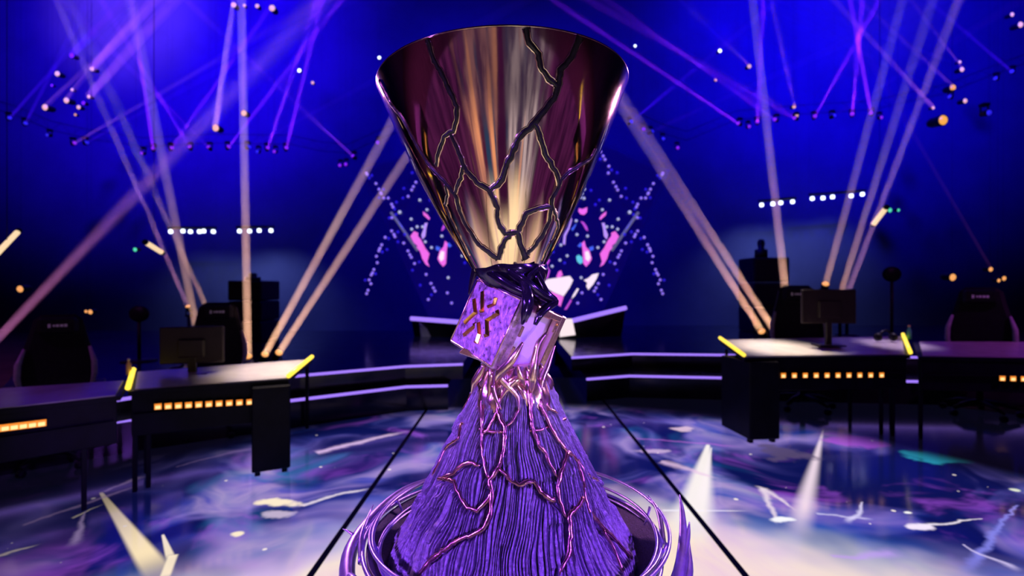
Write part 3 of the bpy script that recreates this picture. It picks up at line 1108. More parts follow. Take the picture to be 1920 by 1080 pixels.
for path, a, c in vine_paths:
    n = len(path)
    pts = [p + nn * 0.0016 for p, nn in path]
    rad = [0.00122 * (a + (c - a) * i / (n - 1)) * rng.uniform(0.75, 1.25) for i in range(n)]
    rad[-1] *= 0.4
    MB().tube(pts, rad, 8, flat=0.9).build('bark_vein', M['vine'], cone)

# --- rose gold roots gripping the cube, webbing the top of the cone
bm = MB()
vs, fs = [], []
NR, NJ = 120, 9
for j in range(NJ):
    for k in range(NR):
        a = 2 * PI * k / NR
        low = 1.238 - 0.020 * abs(math.sin(2.5 * a + 0.9)) ** 2 + 0.012 * math.sin(4 * a + 1.0) + 0.006 * math.sin(11 * a)
        top = 1.300
        s = j / (NJ - 1)
        z = low + (top - low) * s
        fold = 0.0035 * math.sin(9 * a + 6 * s) + 0.0022 * math.sin(17 * a - 4 * s)
        rr = cone_r(z) - 0.006 + 0.0185 * (1 - (1 - s) ** 3) + fold * min(1, 3 * s) - (0.012 * s * s)
        vs.append(Vector((CONE_X + rr * math.cos(a), 1.0 + rr * math.sin(a), z)))
for j in range(NJ - 1):
    for k in range(NR):
        k2 = (k + 1) % NR
        fs.append((j * NR + k, j * NR + k2, (j + 1) * NR + k2, (j + 1) * NR + k))
fs.append(tuple((NJ - 1) * NR + k for k in range(NR)))
bm.add(vs, fs, 0, True)
web = bm.build('root_web', M['rose'], TROPHY)
ROOTS = [
    ([at(930, 722, 0.925), at(938, 700, 0.905), at(955, 681, 0.890), at(968, 662, 0.888), at(980, 642, 0.892)], [0.003, 0.0105, 0.0085, 0.0065, 0.003]),
    ([at(996, 735, 0.925), at(998, 710, 0.910), at(1001, 687, 0.905), at(1004, 664, 0.908), at(1010, 643, 0.912), at(1024, 625, 0.918)], [0.003, 0.0095, 0.0085, 0.0070, 0.0065, 0.0035]),
    ([at(1015, 735, 0.940), at(1016, 712, 0.950), at(1025, 690, 0.960), at(1033, 668, 0.968), at(1040, 648, 0.974)], [0.002, 0.009, 0.0075, 0.005, 0.0025]),
    ([at(884, 738, 0.965), at(890, 716, 0.955), at(900, 700, 0.950), at(908, 684, 0.945)], [0.002, 0.008, 0.009, 0.006]),
    ([at(915, 750, 0.930), at(918, 722, 0.928), at(920, 703, 0.925), at(920, 690, 0.93)], [0.002, 0.006, 0.006, 0.005]),
    ([at(985, 726, 0.925), at(978, 708, 0.915), at(973, 696, 0.91), at(971, 684, 0.91)], [0.002, 0.008, 0.005, 0.002]),
    ([at(936, 752, 0.925), at(952, 728, 0.920), at(968, 712, 0.920), at(990, 712, 0.925)], [0.002, 0.008, 0.009, 0.002]),
    ([at(973, 770, 0.910), at(970, 745, 0.917), at(950, 722, 0.918), at(935, 706, 0.915)], [0.0015, 0.005, 0.008, 0.006]),
    ([at(940, 768, 0.907), at(928, 742, 0.915), at(924, 722, 0.918)], [0.0015, 0.005, 0.006]),
]
for pts, rad in ROOTS:
    drip(pts, [q * 0.92 for q in rad], 'root', TROPHY, M['rose'], 10, 0.9)

# --- dish, rings and thorns round the foot
prof = [(0, 0.902), (0.10, 0.902), (0.225, 0.906), (0.262, 0.918), (0.283, 0.944), (0.287, 0.946), (0.288, 0.940), (0.266, 0.908), (0.235, 0.894), (0.10, 0.888), (0, 0.888)]
dish = MB().lathe(prof, 96, (0.004, 1.0, 0.012)).build('base_dish', M['dish'], TROPHY)


def ring(cx, z, r_, tilt, tdir, rad, a0=0.0, a1=2 * PI, n=110, flat=1.0):
    pts = []
    full = a1 - a0 >= 2 * PI - 1e-6
    for k in range(n if full else n + 1):
        a = a0 + (a1 - a0) * k / n
        pts.append(Vector((cx + r_ * math.cos(a), 1.0 + r_ * math.sin(a), z + tilt * math.cos(a - tdir))))
    rr = rad if full else [rad * min(1.0, 0.25 + 6 * min(k / n, 1 - k / n)) for k in range(n + 1)]
    return MB().tube(pts, rr, 10, closed=full, flat=flat).build('ring', M['ring'], TROPHY)


ring(0.017, 0.985, 0.288, 0.010, 1.2, 0.0036)
ring(0.006, 0.972, 0.283, 0.016, 4.3, 0.0034)
ring(0.010, 0.962, 0.272, 0.014, 0.3, 0.0030)
ring(0.000, 0.950, 0.290, 0.010, 2.8, 0.0042)
ring(0.010, 0.955, 0.268, 0.012, 5.3, 0.0030, 0.2, PI + 0.9)
for a in (0.15, 0.9, 1.9, 2.75, 3.35, 5.9, 4.3, 5.1):
    MB().tube([Vector((0.01 + 0.272 * math.cos(a), 1 + 0.272 * math.sin(a), 0.945)), Vector((0.014 + 0.287 * math.cos(a + 0.05), 1 + 0.287 * math.sin(a + 0.05), 0.982))], 0.0028, 6).build('ring_strut', M['ring'], TROPHY)


def thorn(path, rad, flat=0.8):
    P = []
    for a, r_, z in path:
        P.append(Vector((0.008 + r_ * math.cos(a), 1.0 + r_ * math.sin(a), z)))
    return drip(P, rad, 'thorn', TROPHY, M['ring'], 10, flat)


D = math.radians
thorn([(D(125), 0.292, 0.985), (D(150), 0.300, 0.978), (D(172), 0.312, 0.955), (D(190), 0.325, 0.935), (D(210), 0.322, 0.915), (D(228), 0.31, 0.90)], [0.004, 0.010, 0.016, 0.018, 0.016, 0.010])
thorn([(D(140), 0.30, 0.975), (D(165), 0.312, 0.962), (D(182), 0.33, 0.935), (D(200), 0.335, 0.905)], [0.003, 0.006, 0.008, 0.006])
thorn([(D(182), 0.325, 0.955), (D(181), 0.338, 0.960), (D(179.5), 0.352, 0.961)], [0.005, 0.003, 0.0008])
thorn([(D(200), 0.300, 0.95), (D(188), 0.302, 0.972), (D(172), 0.304, 0.992)], [0.007, 0.005, 0.001])
thorn([(D(318), 0.30, 0.905), (D(334), 0.312, 0.935), (D(348), 0.322, 0.968), (D(358), 0.333, 1.000), (D(364), 0.340, 1.022)], [0.012, 0.014, 0.010, 0.006, 0.0012])
thorn([(D(340), 0.318, 0.950), (D(350), 0.332, 0.974), (D(355), 0.342, 0.990)], [0.008, 0.006, 0.0012])
thorn([(D(320), 0.315, 0.900), (D(338), 0.328, 0.935), (D(350), 0.334, 0.965)], [0.008, 0.010, 0.003])
thorn([(D(352), 0.290, 0.95), (D(4), 0.296, 0.985), (D(14), 0.296, 1.000)], [0.006, 0.006, 0.0015])
thorn([(D(198), 0.32, 0.925), (D(206), 0.315, 0.940), (D(214), 0.300, 0.938)], [0.010, 0.009, 0.004])

# --- pedestal below the trophy
bm = MB()
bm.lathe([(0, 0.0), (0.26, 0.0), (0.26, 0.03), (0.17, 0.05), (0.16, 0.84), (0.20, 0.87), (0.20, 0.899), (0, 0.899)], 48, (0.004, 1.0, 0.001))
ped = bm.build('pedestal', M['gloss'])
tag(ped, 'black round display pedestal under the trophy', 'pedestal')

# ------------------------------------------------------------------ player desks
def desk(label, NL, NR, FL, FR, zn, zf, lamp_px, leg=None, posts=(), tubes=(True, True)):
    """four top corners as (px, py) seen in the photograph at heights zn (near edge) and zf (far edge)"""
    nl, nr, fl, fr = on_floor(*NL, zn), on_floor(*NR, zn), on_floor(*FL, zf), on_floor(*FR, zf)
    t = empty('player_desk', ((nl.x + nr.x) / 2, (nl.y + nr.y) / 2, 0), label, 'desk', 'player desks round the stage')
    poly = [(nl.x, nl.y), (nr.x, nr.y), (fr.x, fr.y), (fl.x, fl.y)]
    zs = [zn, zn, zf, zf]
    MB().prism(poly, [z - 0.035 for z in zs], [z - 0.004 for z in zs]).build('desk_frame', M['deskblack'], t)
    cx, cy = sum(p[0] for p in poly) / 4, sum(p[1] for p in poly) / 4
    ins = [(cx + (p[0] - cx) * 0.955, cy + (p[1] - cy) * 0.92) for p in poly]
    MB().prism(ins, [z - 0.004 for z in zs], [z + 0.004 for z in zs]).build('desktop', M['desktop'], t)
    along = Vector((nr.x - nl.x, nr.y - nl.y, 0))
    L = along.length
    along.normalize()
    out = Vector((along.y, -along.x, 0))                      # toward the trophy
    R = Matrix.Rotation(math.atan2(along.y, along.x), 3, 'Z')
    mid = Vector(((nl.x + nr.x) / 2, (nl.y + nr.y) / 2, 0))
    MB().box(mid - out * 0.03 + Vector((0, 0, zn - 0.18)), (L * 0.97, 0.03, 0.29), R, bev=0.004).build('front_panel', M['deskblack'], t)
    MB().box(mid + out * 0.004 + Vector((0, 0, zn - 0.17)), (L * 0.94, 0.04, 0.012), R).build('panel_ledge', M['deskblack'], t)
    # row of amber lamps
    lm = MB()
    s = 0.050 * zn / 0.73
    lm.box((0, 0.0, 0), (s * 1.0, 0.03, s), bev=0.006)
    lm.box((0, -0.0155, 0), (s * 0.86, 0.002, s * 0.82), mi=1)
    lm.box((0, -0.0168, -s * 0.10), (s * 0.62, 0.002, s * 0.46), mi=2)
    lme = lm.mesh('amber_lamp', [M['black'], M['amber'], M['amberhot']])
    for (px, py) in lamp_px:
        # on the front panel's plane
        d = Vector(((px - 960) / FOC, 1.0, -(py - 540) / FOC))
        p0 = mid + out * 0.014
        Y = (p0 - EYEV).dot(out) / d.dot(out)
        o = link('amber_lamp', lme, t, True)
        o.location = EYEV + d * Y - t.location
        o.rotation_euler = (0, 0, math.atan2(along.y, along.x))
    if leg:
        lx, w, dep, zl = leg
        p = nl + along * lx
        MB().box(Vector((p.x, p.y, zl / 2 + 0.02)) - out * (dep / 2 - 0.06), (w, dep, zl - 0.04), R, bev=0.008).build('leg_cabinet', M['deskblack'], t)
        for sx in (-1, 1):
            q = Vector((p.x, p.y, 0.03)) + along * (sx * (w / 2 - 0.04)) - out * 0.0
            MB().box(q, (0.04, 0.05, 0.06), R, bev=0.004).build('foot', M['black'], t)
    for lx, off in posts:
        p = nl + along * lx - out * off
        MB().box((p.x, p.y, (zn - 0.03) / 2), (0.028, 0.028, zn - 0.03), R, bev=0.003).build('leg', M['deskblack'], t)
    for on, a, c in ((tubes[0], nl, fl), (tubes[1], nr, fr)):
        if on:
            up = Vector((0, 0, 0.022))
            MB().tube([a + up, c + up], 0.0185, 10).build('light_tube', M['led_yellow'], t)
    return t


lampsL = [(297 + 19.0 * i, 761.5 - 0.95 * i) for i in range(10)]
desk('pale-topped player desk with amber lamps and cabinet leg left of the trophy', (240, 733), (541, 710), (250, 698), (585, 673), 0.73, 0.78,
     lampsL, leg=(0.90, 0.27, 0.55, 0.69), posts=((0.03, 0.05), (0.10, 0.10), (0.03, 0.45)))
lampsR = [(1467 + 20.4 * i, 703.5 - 0.1 * i) for i in range(10)]
desk('pale-topped player desk with amber lamps and cabinet leg right of the trophy', (1395, 670), (1707, 665), (1350, 637), (1693, 630), 0.80, 0.87,
     lampsR, leg=(0.17, 0.30, 0.50, 0.76), posts=((1.57, 0.04), (1.50, 0.10), (1.55, 0.55)))
lampsFL = [(-160 + 17.0 * i, 822 - 2.1 * i) for i in range(15)]
desk('dark player desk with amber lamps at the left end of the ring of desks', (-330, 806), (226, 741), (-200, 742), (244, 712), 0.73, 0.76,
     lampsFL, posts=((0.05, 0.05), (1.0, 0.05), (0.05, 0.4)), tubes=(True, False))
lampsFR = [(1877 + 20.0 * i, 709 + 0.4 * i) for i in range(10)]
desk('dark player desk with amber lamps at the right end of the ring of desks', (1722, 668), (2200, 676), (1712, 640), (2120, 642), 0.80, 0.85,
     lampsFR, posts=((0.05, 0.05), (2.0, 0.05), (0.05, 0.5)), tubes=(False, True))


for sx, lab in ((-1, 'dark player desk with amber lamps beside the stage, mirrored in the left of the cup'), (1, 'dark player desk with amber lamps beside the stage, mirrored in the right of the cup')):
    src = [o for o in S.objects if o.name.startswith('player_desk') and o['label'].startswith('dark player desk with amber lamps at the right')][0]
    c = copy_tree(src)
    c['label'] = lab
    c.location = (sx * 4.5, 1.7, 0)
    c.rotation_euler = (0, 0, sx * -D(88))


# monitors seen from behind, chairs beyond the desks
def monitor(label, loc, rz, w, hgt, z_bot):
    t = empty('monitor', loc, label, 'monitor', 'monitors on the player desks')
    t.rotation_euler = (0, 0, rz)
    link('housing', MB().box((0, 0, z_bot + hgt / 2), (w, 0.035, hgt), bev=0.010).mesh('housing', M['screenback']), t, True)
    link('bulge', MB().box((0, -0.025, z_bot + hgt * 0.42), (w * 0.42, 0.04, hgt * 0.5), bev=0.012).mesh('bulge', M['screenback']), t, True)
    link('screen', MB().box((0, 0.0185, z_bot + hgt / 2), (w - 0.03, 0.003, hgt - 0.03)).mesh('screen', M['gloss']), t, True)
    link('neck', MB().box((0, 0, z_bot / 2 + 0.03), (0.06, 0.04, z_bot + 0.12), bev=0.006).mesh('neck', M['screenback']), t, True)
    link('stand_foot', MB().box((0, 0, 0.008), (0.26, 0.20, 0.016), bev=0.004).mesh('stand_foot', M['screenback']), t, True)
    return t


monitor('dark monitor seen from behind on the desk left of the trophy', (-2.60, 4.02, 0.747), D(16), 0.46, 0.30, 0.09)
monitor('dark monitor seen from behind on the desk right of the trophy', (3.33, 5.20, 0.842), D(-6), 0.54, 0.36, 0.235)


def chair_at(proto, label, loc, rz, sc):
    c = proto if proto.name == 'gaming_chair' and 'placed' not in proto else copy_tree(proto)
    c['label'] = label
    c.location = loc
    c.rotation_euler = (0, 0, rz)
    c.scale = (sc, sc, sc)
    proto['placed'] = 1
    if 'placed' in c:
        pass
    return c


def make_chair():
    t = empty('gaming_chair', (0, 0, 0), 'chair', 'chair', 'gaming chairs behind the desks')
    P = lambda nm, bm_, m_: link(nm, bm_.mesh(nm, m_), t, True)
    # front of the chair looks toward -y (the desk)
    P('seat', MB().box((0, 0, 0.47), (0.50, 0.50, 0.11), bev=0.035), M['fabric'])
    tilt = Matrix.Rotation(D(-9), 3, 'X')
    outline = [(-0.22, 0.0), (-0.26, 0.18), (-0.27, 0.36), (-0.235, 0.52), (-0.20, 0.66), (-0.175, 0.78), (-0.12, 0.83), (0.12, 0.83), (0.175, 0.78), (0.20, 0.66), (0.235, 0.52), (0.27, 0.36), (0.26, 0.18), (0.22, 0.0)]
    k = len(outline)
    vs = []
    for yy, sc_ in ((-0.045, 0.86), (-0.03, 1.0), (0.035, 1.0), (0.055, 0.88)):
        vs += [Vector((0, 0.23, 0.50)) + tilt @ Vector((x_ * sc_, yy, 0.40 + (z_ - 0.40) * sc_)) for x_, z_ in outline]
    fs = [tuple(range(k)), tuple(range(3 * k, 4 * k))[::-1]]
    for j in range(3):
        fs += [(j * k + (i + 1) % k, j * k + i, (j + 1) * k + i, (j + 1) * k + (i + 1) % k) for i in range(k)]
    P('backrest', MB().add(vs, fs), M['fabric'])
    for sx in (-1, 1):
        w = [Vector((0, 0.21, 0.50)) + tilt @ Vector((sx * x_, y_, z_)) for x_, y_, z_ in ((0.235, -0.03, 0.10), (0.265, -0.06, 0.26), (0.262, -0.06, 0.38), (0.225, -0.04, 0.52))]
        P('side_wing', MB().tube(w, [0.012, 0.024, 0.024, 0.012], 8), M['fabric2'])
    hp = link('headrest', MB().box(Vector((0, 0.165, 0.50)) + tilt @ Vector((0, 0, 0.73)), (0.29, 0.075, 0.17), tilt, bev=0.03).mesh('headrest', M['fabric']), t, True)
    bm_ = MB()
    base = Vector((0, 0.125, 0.50)) + tilt @ Vector((0, 0, 0.735))
    for sx, w, hh in ((-0.058, 0.020, 0.034), (-0.026, 0.016, 0.018), (-0.002, 0.022, 0.022), (0.028, 0.024, 0.022), (0.056, 0.022, 0.026)):
        bm_.box(base + tilt @ Vector((sx, 0, 0)), (w, 0.004, hh), tilt)
    lg = link('logo', bm_.mesh('logo', M['white']), hp, True)
    lg['kind'] = 'stuff'
    for sx in (-1, 1):
        P('armrest', MB().box((sx * 0.31, -0.02, 0.70), (0.09, 0.26, 0.035), bev=0.012).box((sx * 0.30, 0.0, 0.58), (0.035, 0.06, 0.22), bev=0.006), M['black'])
    P('column', MB().lathe([(0, 0.10), (0.028, 0.10), (0.028, 0.30), (0.05, 0.31), (0.05, 0.36), (0.14, 0.39), (0.14, 0.415), (0, 0.415)], 16), M['black'])
    for i in range(5):
        a = 2 * PI * i / 5 + 0.3
        c_, s_ = math.cos(a), math.sin(a)
        P('base_arm', MB().tube([(0.02 * c_, 0.02 * s_, 0.135), (0.18 * c_, 0.18 * s_, 0.125), (0.31 * c_, 0.31 * s_, 0.085)], [0.035, 0.026, 0.018], 8, flat=0.7), M['black'])
        Rz = Matrix.Rotation(a, 3, 'Z') @ Matrix.Rotation(PI / 2, 3, 'X')
        P('caster', MB().lathe([(0, -0.024), (0.026, -0.024), (0.032, -0.018), (0.032, 0.018), (0.026, 0.024), (0, 0.024)], 14, (0.31 * c_, 0.31 * s_, 0.032), Rz), M['black'])
    return t


proto = make_chair()
chair_at(proto, 'black gaming chair behind the desk left of the trophy, pale mark on its headrest', (-2.97, 4.92, 0), D(24), 0.98)
chair_at(proto, 'black gaming chair behind the desk right of the trophy, star base under it', (3.50, 5.95, 0), D(-20), 1.12)
chair_at(proto, 'dim black gaming chair behind the dark desk at the right end', (5.35, 5.65, 0), D(-45), 1.10)
chair_at(proto, 'dim black gaming chair behind the dark desk at the left end', (-3.75, 4.05, 0), D(38), 0.92)
for o in list(S.objects):
    if 'placed' in o:
        del o['placed']

# things on and under the desks
t = empty('headset', (4.16, 5.50, 0.868), 'dark headset lying on the pale desktop right of the trophy', 'headset')
bm = MB().tube([Vector((4.16 + 0.085 * math.cos(a), 5.50 + 0.02 * math.sin(a * 2), 0.895 + 0.085 * math.sin(a))) for a in [PI * k / 12 for k in range(13)]], 0.011, 8)
bm.build('headband', M['black'], t)
for sx in (-1, 1):
    MB().lathe([(0, -0.02), (0.042, -0.02), (0.046, 0), (0.042, 0.02), (0, 0.02)], 16, (4.16 + sx * 0.085, 5.50, 0.905), Matrix.Rotation(PI / 2, 3, 'Y')).build('ear_cup', M['black'], t)


def bottle(label, c, hgt, m_body, m_cap):
    t_ = empty('bottle', c, label, 'bottle')
    r_ = hgt * 0.15
    MB().lathe([(0, 0), (r_, 0), (r_, hgt * 0.6), (r_ * 0.45, hgt * 0.8), (r_ * 0.45, hgt * 0.88), (0, hgt * 0.88)], 14, c).build('body', m_body, t_)
    MB().lathe([(0, hgt * 0.87), (r_ * 0.55, hgt * 0.87), (r_ * 0.55, hgt), (0, hgt)], 12, c).build('cap', m_cap, t_)


M['bottle'] = mat('bottle_plastic', (0.75, 0.45, 0.30), 0.2, 0, 0.1, 20)
M['bottle2'] = mat('bottle_teal', (0.10, 0.45, 0.40), 0.2, 0, 0.1, 20)
bottle('small orange bottle on the left end of the desk left of the trophy', Vector((-2.98, 3.84, 0.773)), 0.13, M['bottle'], M['white'])
bottle('small teal bottle on the right end of the desk right of the trophy', Vector((4.52, 5.62, 0.868)), 0.16, M['bottle2'], M['bottle'])


def pole_stand(label, px, py_head, Y, hr):
    base = Vector(((px - 960) / FOC * Y, Y, ZU))
    top = at(px, py_head, Y)
    t_ = empty('pole_stand', base, label, 'stand')
    MB().tube([base + Vector((0, 0, 0.02)), Vector((base.x, base.y, top.z - hr * 0.7))], 0.022, 8).build('pole', M['black'], t_)
    MB().lathe([(0, 0), (0.20, 0), (0.20, 0.012), (0.03, 0.03), (0, 0.03)], 20, base).build('foot_plate', M['black'], t_)
    MB().ball(top, hr, 14, (1, 0.5, 0.85)).build('head', M['black'], t_)


pole_stand('black pole stand with a round head behind the right desk', 1672, 514, 7.4, 0.14)
pole_stand('black pole stand with a round head behind the left desk', 261, 588, 6.4, 0.13)


def tower(label, px0, px1, py_top, Y, knob):
    a, c = at(px0, py_top, Y), at(px1, py_top, Y)
    w = c.x - a.x
    t_ = empty('speaker_tower', ((a.x + c.x) / 2, Y, ZU), label, 'speaker tower')
    hgt = a.z - ZU
    for i in range(3):
        cab = MB().box(((a.x + c.x) / 2, Y, ZU + hgt * (i + 0.5) / 3), (w, 0.7, hgt / 3 - 0.012), bev=0.02).build('cabinet', M['black'], t_)
        MB().box(((a.x + c.x) / 2, Y - 0.355, ZU + hgt * (i + 0.5) / 3), (w * 0.9, 0.012, hgt / 3 * 0.85), bev=0.004).build('grille', M['fabric'], cab)
    if knob:
        q = at(knob[0], py_top, Y)
        hk = at(knob[0], knob[1], Y).z - q.z
        MB().lathe([(0, 0), (0.13, 0), (0.13, hk * 0.45), (0.06, hk * 0.5), (0.08, hk * 0.8), (0.05, hk), (0, hk)], 14, q).build('top_fitting', M['black'], t_)


tower('tall black speaker tower on the stage behind the right desk', 1398, 1464, 484, 10.8, (1427, 449))
tower('tall black speaker tower on the stage behind the left desk', 447, 508, 526, 9.0, (474, 512))

# ------------------------------------------------------------------ video screen behind the trophy
SX, SY = 965.0, 12.0
t = empty('video_screen', at(SX, 690, SY), 'large dark video screen with pink shapes and strings of light dots behind the trophy', 'screen')
M['screenbase'] = glow('screen_black_level', (0.001, 0.0, 0.095), 1.0)
half = [(0, 262), (150, 262), (230, 300), (292, 318), (226, 452), (196, 520), (140, 640), (112, 690)]
pts = [at(SX - dx_, py, SY) for dx_, py in half] + [at(SX + dx_, py, SY) for dx_, py in half[::-1]]
n = len(pts)
vs = [Vector((p.x, SY + 0.02, p.z)) for p in pts] + [Vector((p.x, SY + 0.22, p.z)) for p in pts]
MB().add(vs, [tuple(range(n))[::-1], tuple(range(n, 2 * n))] + [(i, (i + 1) % n, n + (i + 1) % n, n + i) for i in range(n)]).build('panel', M['screenbase'], t)
PINK = {'pink': ((0.95, 0.16, 0.75), 0.95), 'lilac': ((0.62, 0.36, 1.0), 0.85), 'white': ((1.0, 0.82, 0.86), 1.0), 'magenta': ((0.75, 0.10, 0.80), 0.75),
        'blue': ((0.08, 0.16, 1.0), 0.75), 'teal': ((0.15, 0.75, 0.85), 0.8), 'violet': ((0.25, 0.08, 0.85), 0.5), 'grey': ((0.14, 0.13, 0.28), 0.8)}
for k_, (c_, s_) in list(PINK.items()):
    PINK[k_] = glow('screen_' + k_, c_, s_)


def a_(q):
    return [(1010 + u_ / 5.4, 270 + v_ / 5.4) for u_, v_ in q]


def b_(q):
    return [(1010 + u_ / 5.144, 430 + v_ / 5.144) for u_, v_ in q]


SHAPES = [   # outlines on the right half of the picture; the left half mirrors most of them
    (a_([(408, 650), (440, 660), (492, 640), (488, 690), (462, 716), (425, 710), (402, 680)]), 'pink', 1),
    (a_([(615, 752), (640, 715), (686, 682), (680, 720), (625, 768)]), 'pink', 1),
    (a_([(640, 798), (668, 800), (678, 860), (702, 920), (690, 965), (662, 930), (655, 860)]), 'lilac', 1),
    (a_([(690, 1000), (712, 960), (740, 930), (735, 900), (768, 885), (812, 930), (790, 975), (750, 1010), (720, 1075), (650, 1080)]), 'pink', 1),
    (a_([(245, 1010), (255, 920), (300, 840), (330, 745), (338, 770), (310, 860), (275, 930), (268, 1020)]), 'lilac', 1),
    (a_([(330, 860), (385, 800), (375, 830), (345, 880)]), 'blue', 1),
    (a_([(425, 782), (455, 790), (490, 840), (500, 880), (478, 868), (452, 820)]), 'magenta', 1),
    (a_([(180, 985), (195, 920), (212, 900), (208, 960), (195, 1000)]), 'magenta', 1),
    (b_([(425, 200), (415, 135), (440, 110), (455, 170), (490, 205), (512, 285), (490, 325), (458, 360), (432, 330), (428, 270)]), 'pink', 1),
    (b_([(445, 215), (478, 210), (500, 270), (480, 310), (452, 290)]), 'white', 1),
    (b_([(375, 160), (405, 125), (420, 150), (402, 175)]), 'blue', 1),
    (b_([(485, 175), (525, 160), (530, 195), (500, 210)]), 'blue', 1),
    (b_([(362, 262), (385, 245), (420, 270), (425, 320), (400, 336), (372, 310)]), 'teal', 0),
    (b_([(592, 235), (640, 170), (690, 120), (712, 175), (680, 215), (660, 280), (625, 340), (592, 360), (612, 310)]), 'pink', 1),
    (b_([(690, 130), (705, 40), (740, 20), (772, 70), (740, 130), (700, 165)]), 'pink', 1),
    (b_([(0, 500), (40, 350), (60, 240), (110, 300), (80, 350), (110, 400), (90, 470), (40, 490)]), 'magenta', 0),
    (b_([(170, 460), (190, 410), (215, 395), (232, 440), (200, 470)]), 'pink', 0),
    (b_([(20, 520), (90, 480), (300, 450), (332, 490), (300, 560), (240, 645), (150, 610), (60, 560)]), 'white', 0),
    (b_([(60, 610), (130, 605), (240, 650), (210, 745), (150, 700), (90, 640)]), 'pink', 0),
    (b_([(435, 490), (480, 470), (520, 435), (578, 422), (560, 470), (525, 530), (480, 582), (460, 550), (470, 515)]), 'white', 0),
    (b_([(372, 568), (388, 575), (350, 640), (318, 670), (330, 635)]), 'white', 0),
    (b_([(310, 672), (318, 690), (270, 772), (248, 775)]), 'magenta', 0),
    (b_([(470, 1010), (490, 960), (530, 955), (545, 1000), (572, 1040), (560, 1078), (480, 1078)]), 'white', 0),
    (b_([(550, 950), (580, 950), (585, 985), (560, 985)]), 'blue', 0),
    (b_([(670, 910), (700, 865), (730, 850), (712, 890), (685, 920)]), 'blue', 1),
    ([(1066, 700), (1080, 640), (1092, 640), (1096, 700)], 'violet', 0),
]
shape_n = 0
for poly, key, mir in SHAPES:
    for sg in ((1, -1) if mir else (1,)):
        c_ = (sum(q[0] for q in poly) / len(poly), sum(q[1] for q in poly) / len(poly))
        P = [at(SX + sg * (q[0] - SX), q[1], SY) for q in poly]
        yy = SY - 0.004 - 0.0004 * shape_n
        shape_n += 1
        vs = [Vector((q.x, yy, q.z)) for q in P] + [Vector((q.x, SY + 0.02, q.z)) for q in P]
        n = len(P)
        MB().add(vs, [tuple(range(n)) if sg < 0 else tuple(range(n))[::-1]] + [(i, (i + 1) % n, n + (i + 1) % n, n + i) for i in range(n)]).build('screen_shape', PINK[key], t)
DOTS = a_([(628, 77), (653, 122), (672, 157), (711, 225), (706, 294), (758, 387), (783, 432), (800, 465), (836, 530), (1003, 610), (990, 638), (1038, 547), (1083, 547), (1113, 495), (1132, 458), (1162, 400), (1258, 295), (1250, 310), (1000, 747), (980, 915), (970, 938), (1068, 946), (880, 1003), (1103, 1020), (1125, 1060), (1003, 880), (1107, 505)])
DOTS += b_([(1018, 77), (1052, 150), (1067, 183), (1078, 208), (1102, 260), (1094, 322), (1127, 388), (1140, 420), (1152, 440), (1172, 488), (1155, 525), (1183, 588), (1196, 620), (840, 132), (798, 208), (780, 245), (766, 270), (735, 330), (623, 435), (576, 522), (553, 565), (537, 595), (602, 677), (418, 613), (377, 711)])
DIM = a_([(627, 155), (796, 292), (738, 265), (890, 548), (955, 590), (975, 660), (1230, 345), (1205, 320), (1085, 460), (1130, 545), (960, 715), (1028, 750), (940, 892), (940, 992), (870, 920), (530, 470), (615, 570), (575, 615), (880, 450)])
DIM += b_([(1000, 195), (1046, 220), (1112, 430), (1210, 490), (895, 122), (690, 315), (755, 395), (572, 632), (830, 50), (895, 25), (250, 325), (140, 220), (680, 540), (985, 90)])
WHITE = a_([(718, 567), (922, 690), (645, 665), (806, 760), (745, 838), (690, 838), (800, 862), (463, 457), (440, 500), (425, 540), (460, 550), (388, 917), (495, 932), (663, 990), (600, 1048), (380, 777), (320, 695), (225, 1022)])
WHITE += b_([(410, 466), (130, 355), (205, 297), (275, 255)])
M['dot'] = glow('dot_lilac', (0.36, 0.22, 1.0), 0.85)
M['dotdim'] = glow('dot_blue', (0.04, 0.02, 0.9), 0.5)
M['dotwhite'] = glow('dot_white', (0.60, 0.62, 0.80), 0.8)
for nm, lst, m_, rad in (('light_dot_string', DOTS, M['dot'], 0.034), ('dim_dot_string', DIM, M['dotdim'], 0.036), ('white_dots', WHITE, M['dotwhite'], 0.034)):
    bm = MB()
    for px, py in lst:
        for sg in (1, -1):
            bm.ball(at(SX + sg * (px - SX), py, SY - 0.06), rad * (1.25 if (px > 1178 and nm == 'white_dots' and py < 400) else 1), 8)
    o = bm.build(nm, m_, t)
    o['kind'] = 'stuff'
for sg in (1, -1):
    MB().tube([at(SX + sg * 232, 398, SY - 0.02), at(SX + sg * 182, 470, SY - 0.02)], 0.035, 6).build('screen_line', PINK['grey'], t)

# host podium in front of the screen, with a light line along its V-shaped front
PY = 9.6
t = empty('host_podium', at(960, 700, PY), 'dark V-fronted podium with violet light lines below the video screen', 'podium')
zt = ZU
for sg, ends in ((-1, [(771, 597), (905, 607)]), (1, [(1173, 577), (1040, 609)])):
    A, B = at(*ends[0], PY + 0.2), at(*ends[1], PY - 0.3)
    vs = [A + Vector((0, 0, -0.03)), B + Vector((0, 0, -0.03)), Vector((B.x, B.y, 0.02)), Vector((A.x * 0.93, A.y, 0.02))]
    vs += [v_ + Vector((0, 0.5, 0)) for v_ in vs]
    MB().add(vs, [(0, 1, 2, 3), (7, 6, 5, 4), (0, 4, 5, 1), (1, 5, 6, 2), (2, 6, 7, 3), (3, 7, 4, 0)]).build('front', M['gloss'], t)
    MB().tube([A + Vector((0, -0.03, 0)), B + Vector((0, -0.03, 0))], 0.042, 8).build('light_line', M['led_violet'], t)
pp = [at(786, 606, PY + 0.05), at(800, 618, PY + 0.05), at(842, 690, PY + 0.05), at(797, 690, PY + 0.05)]
vs = pp + [q + Vector((0, 0.08, 0)) for q in pp]
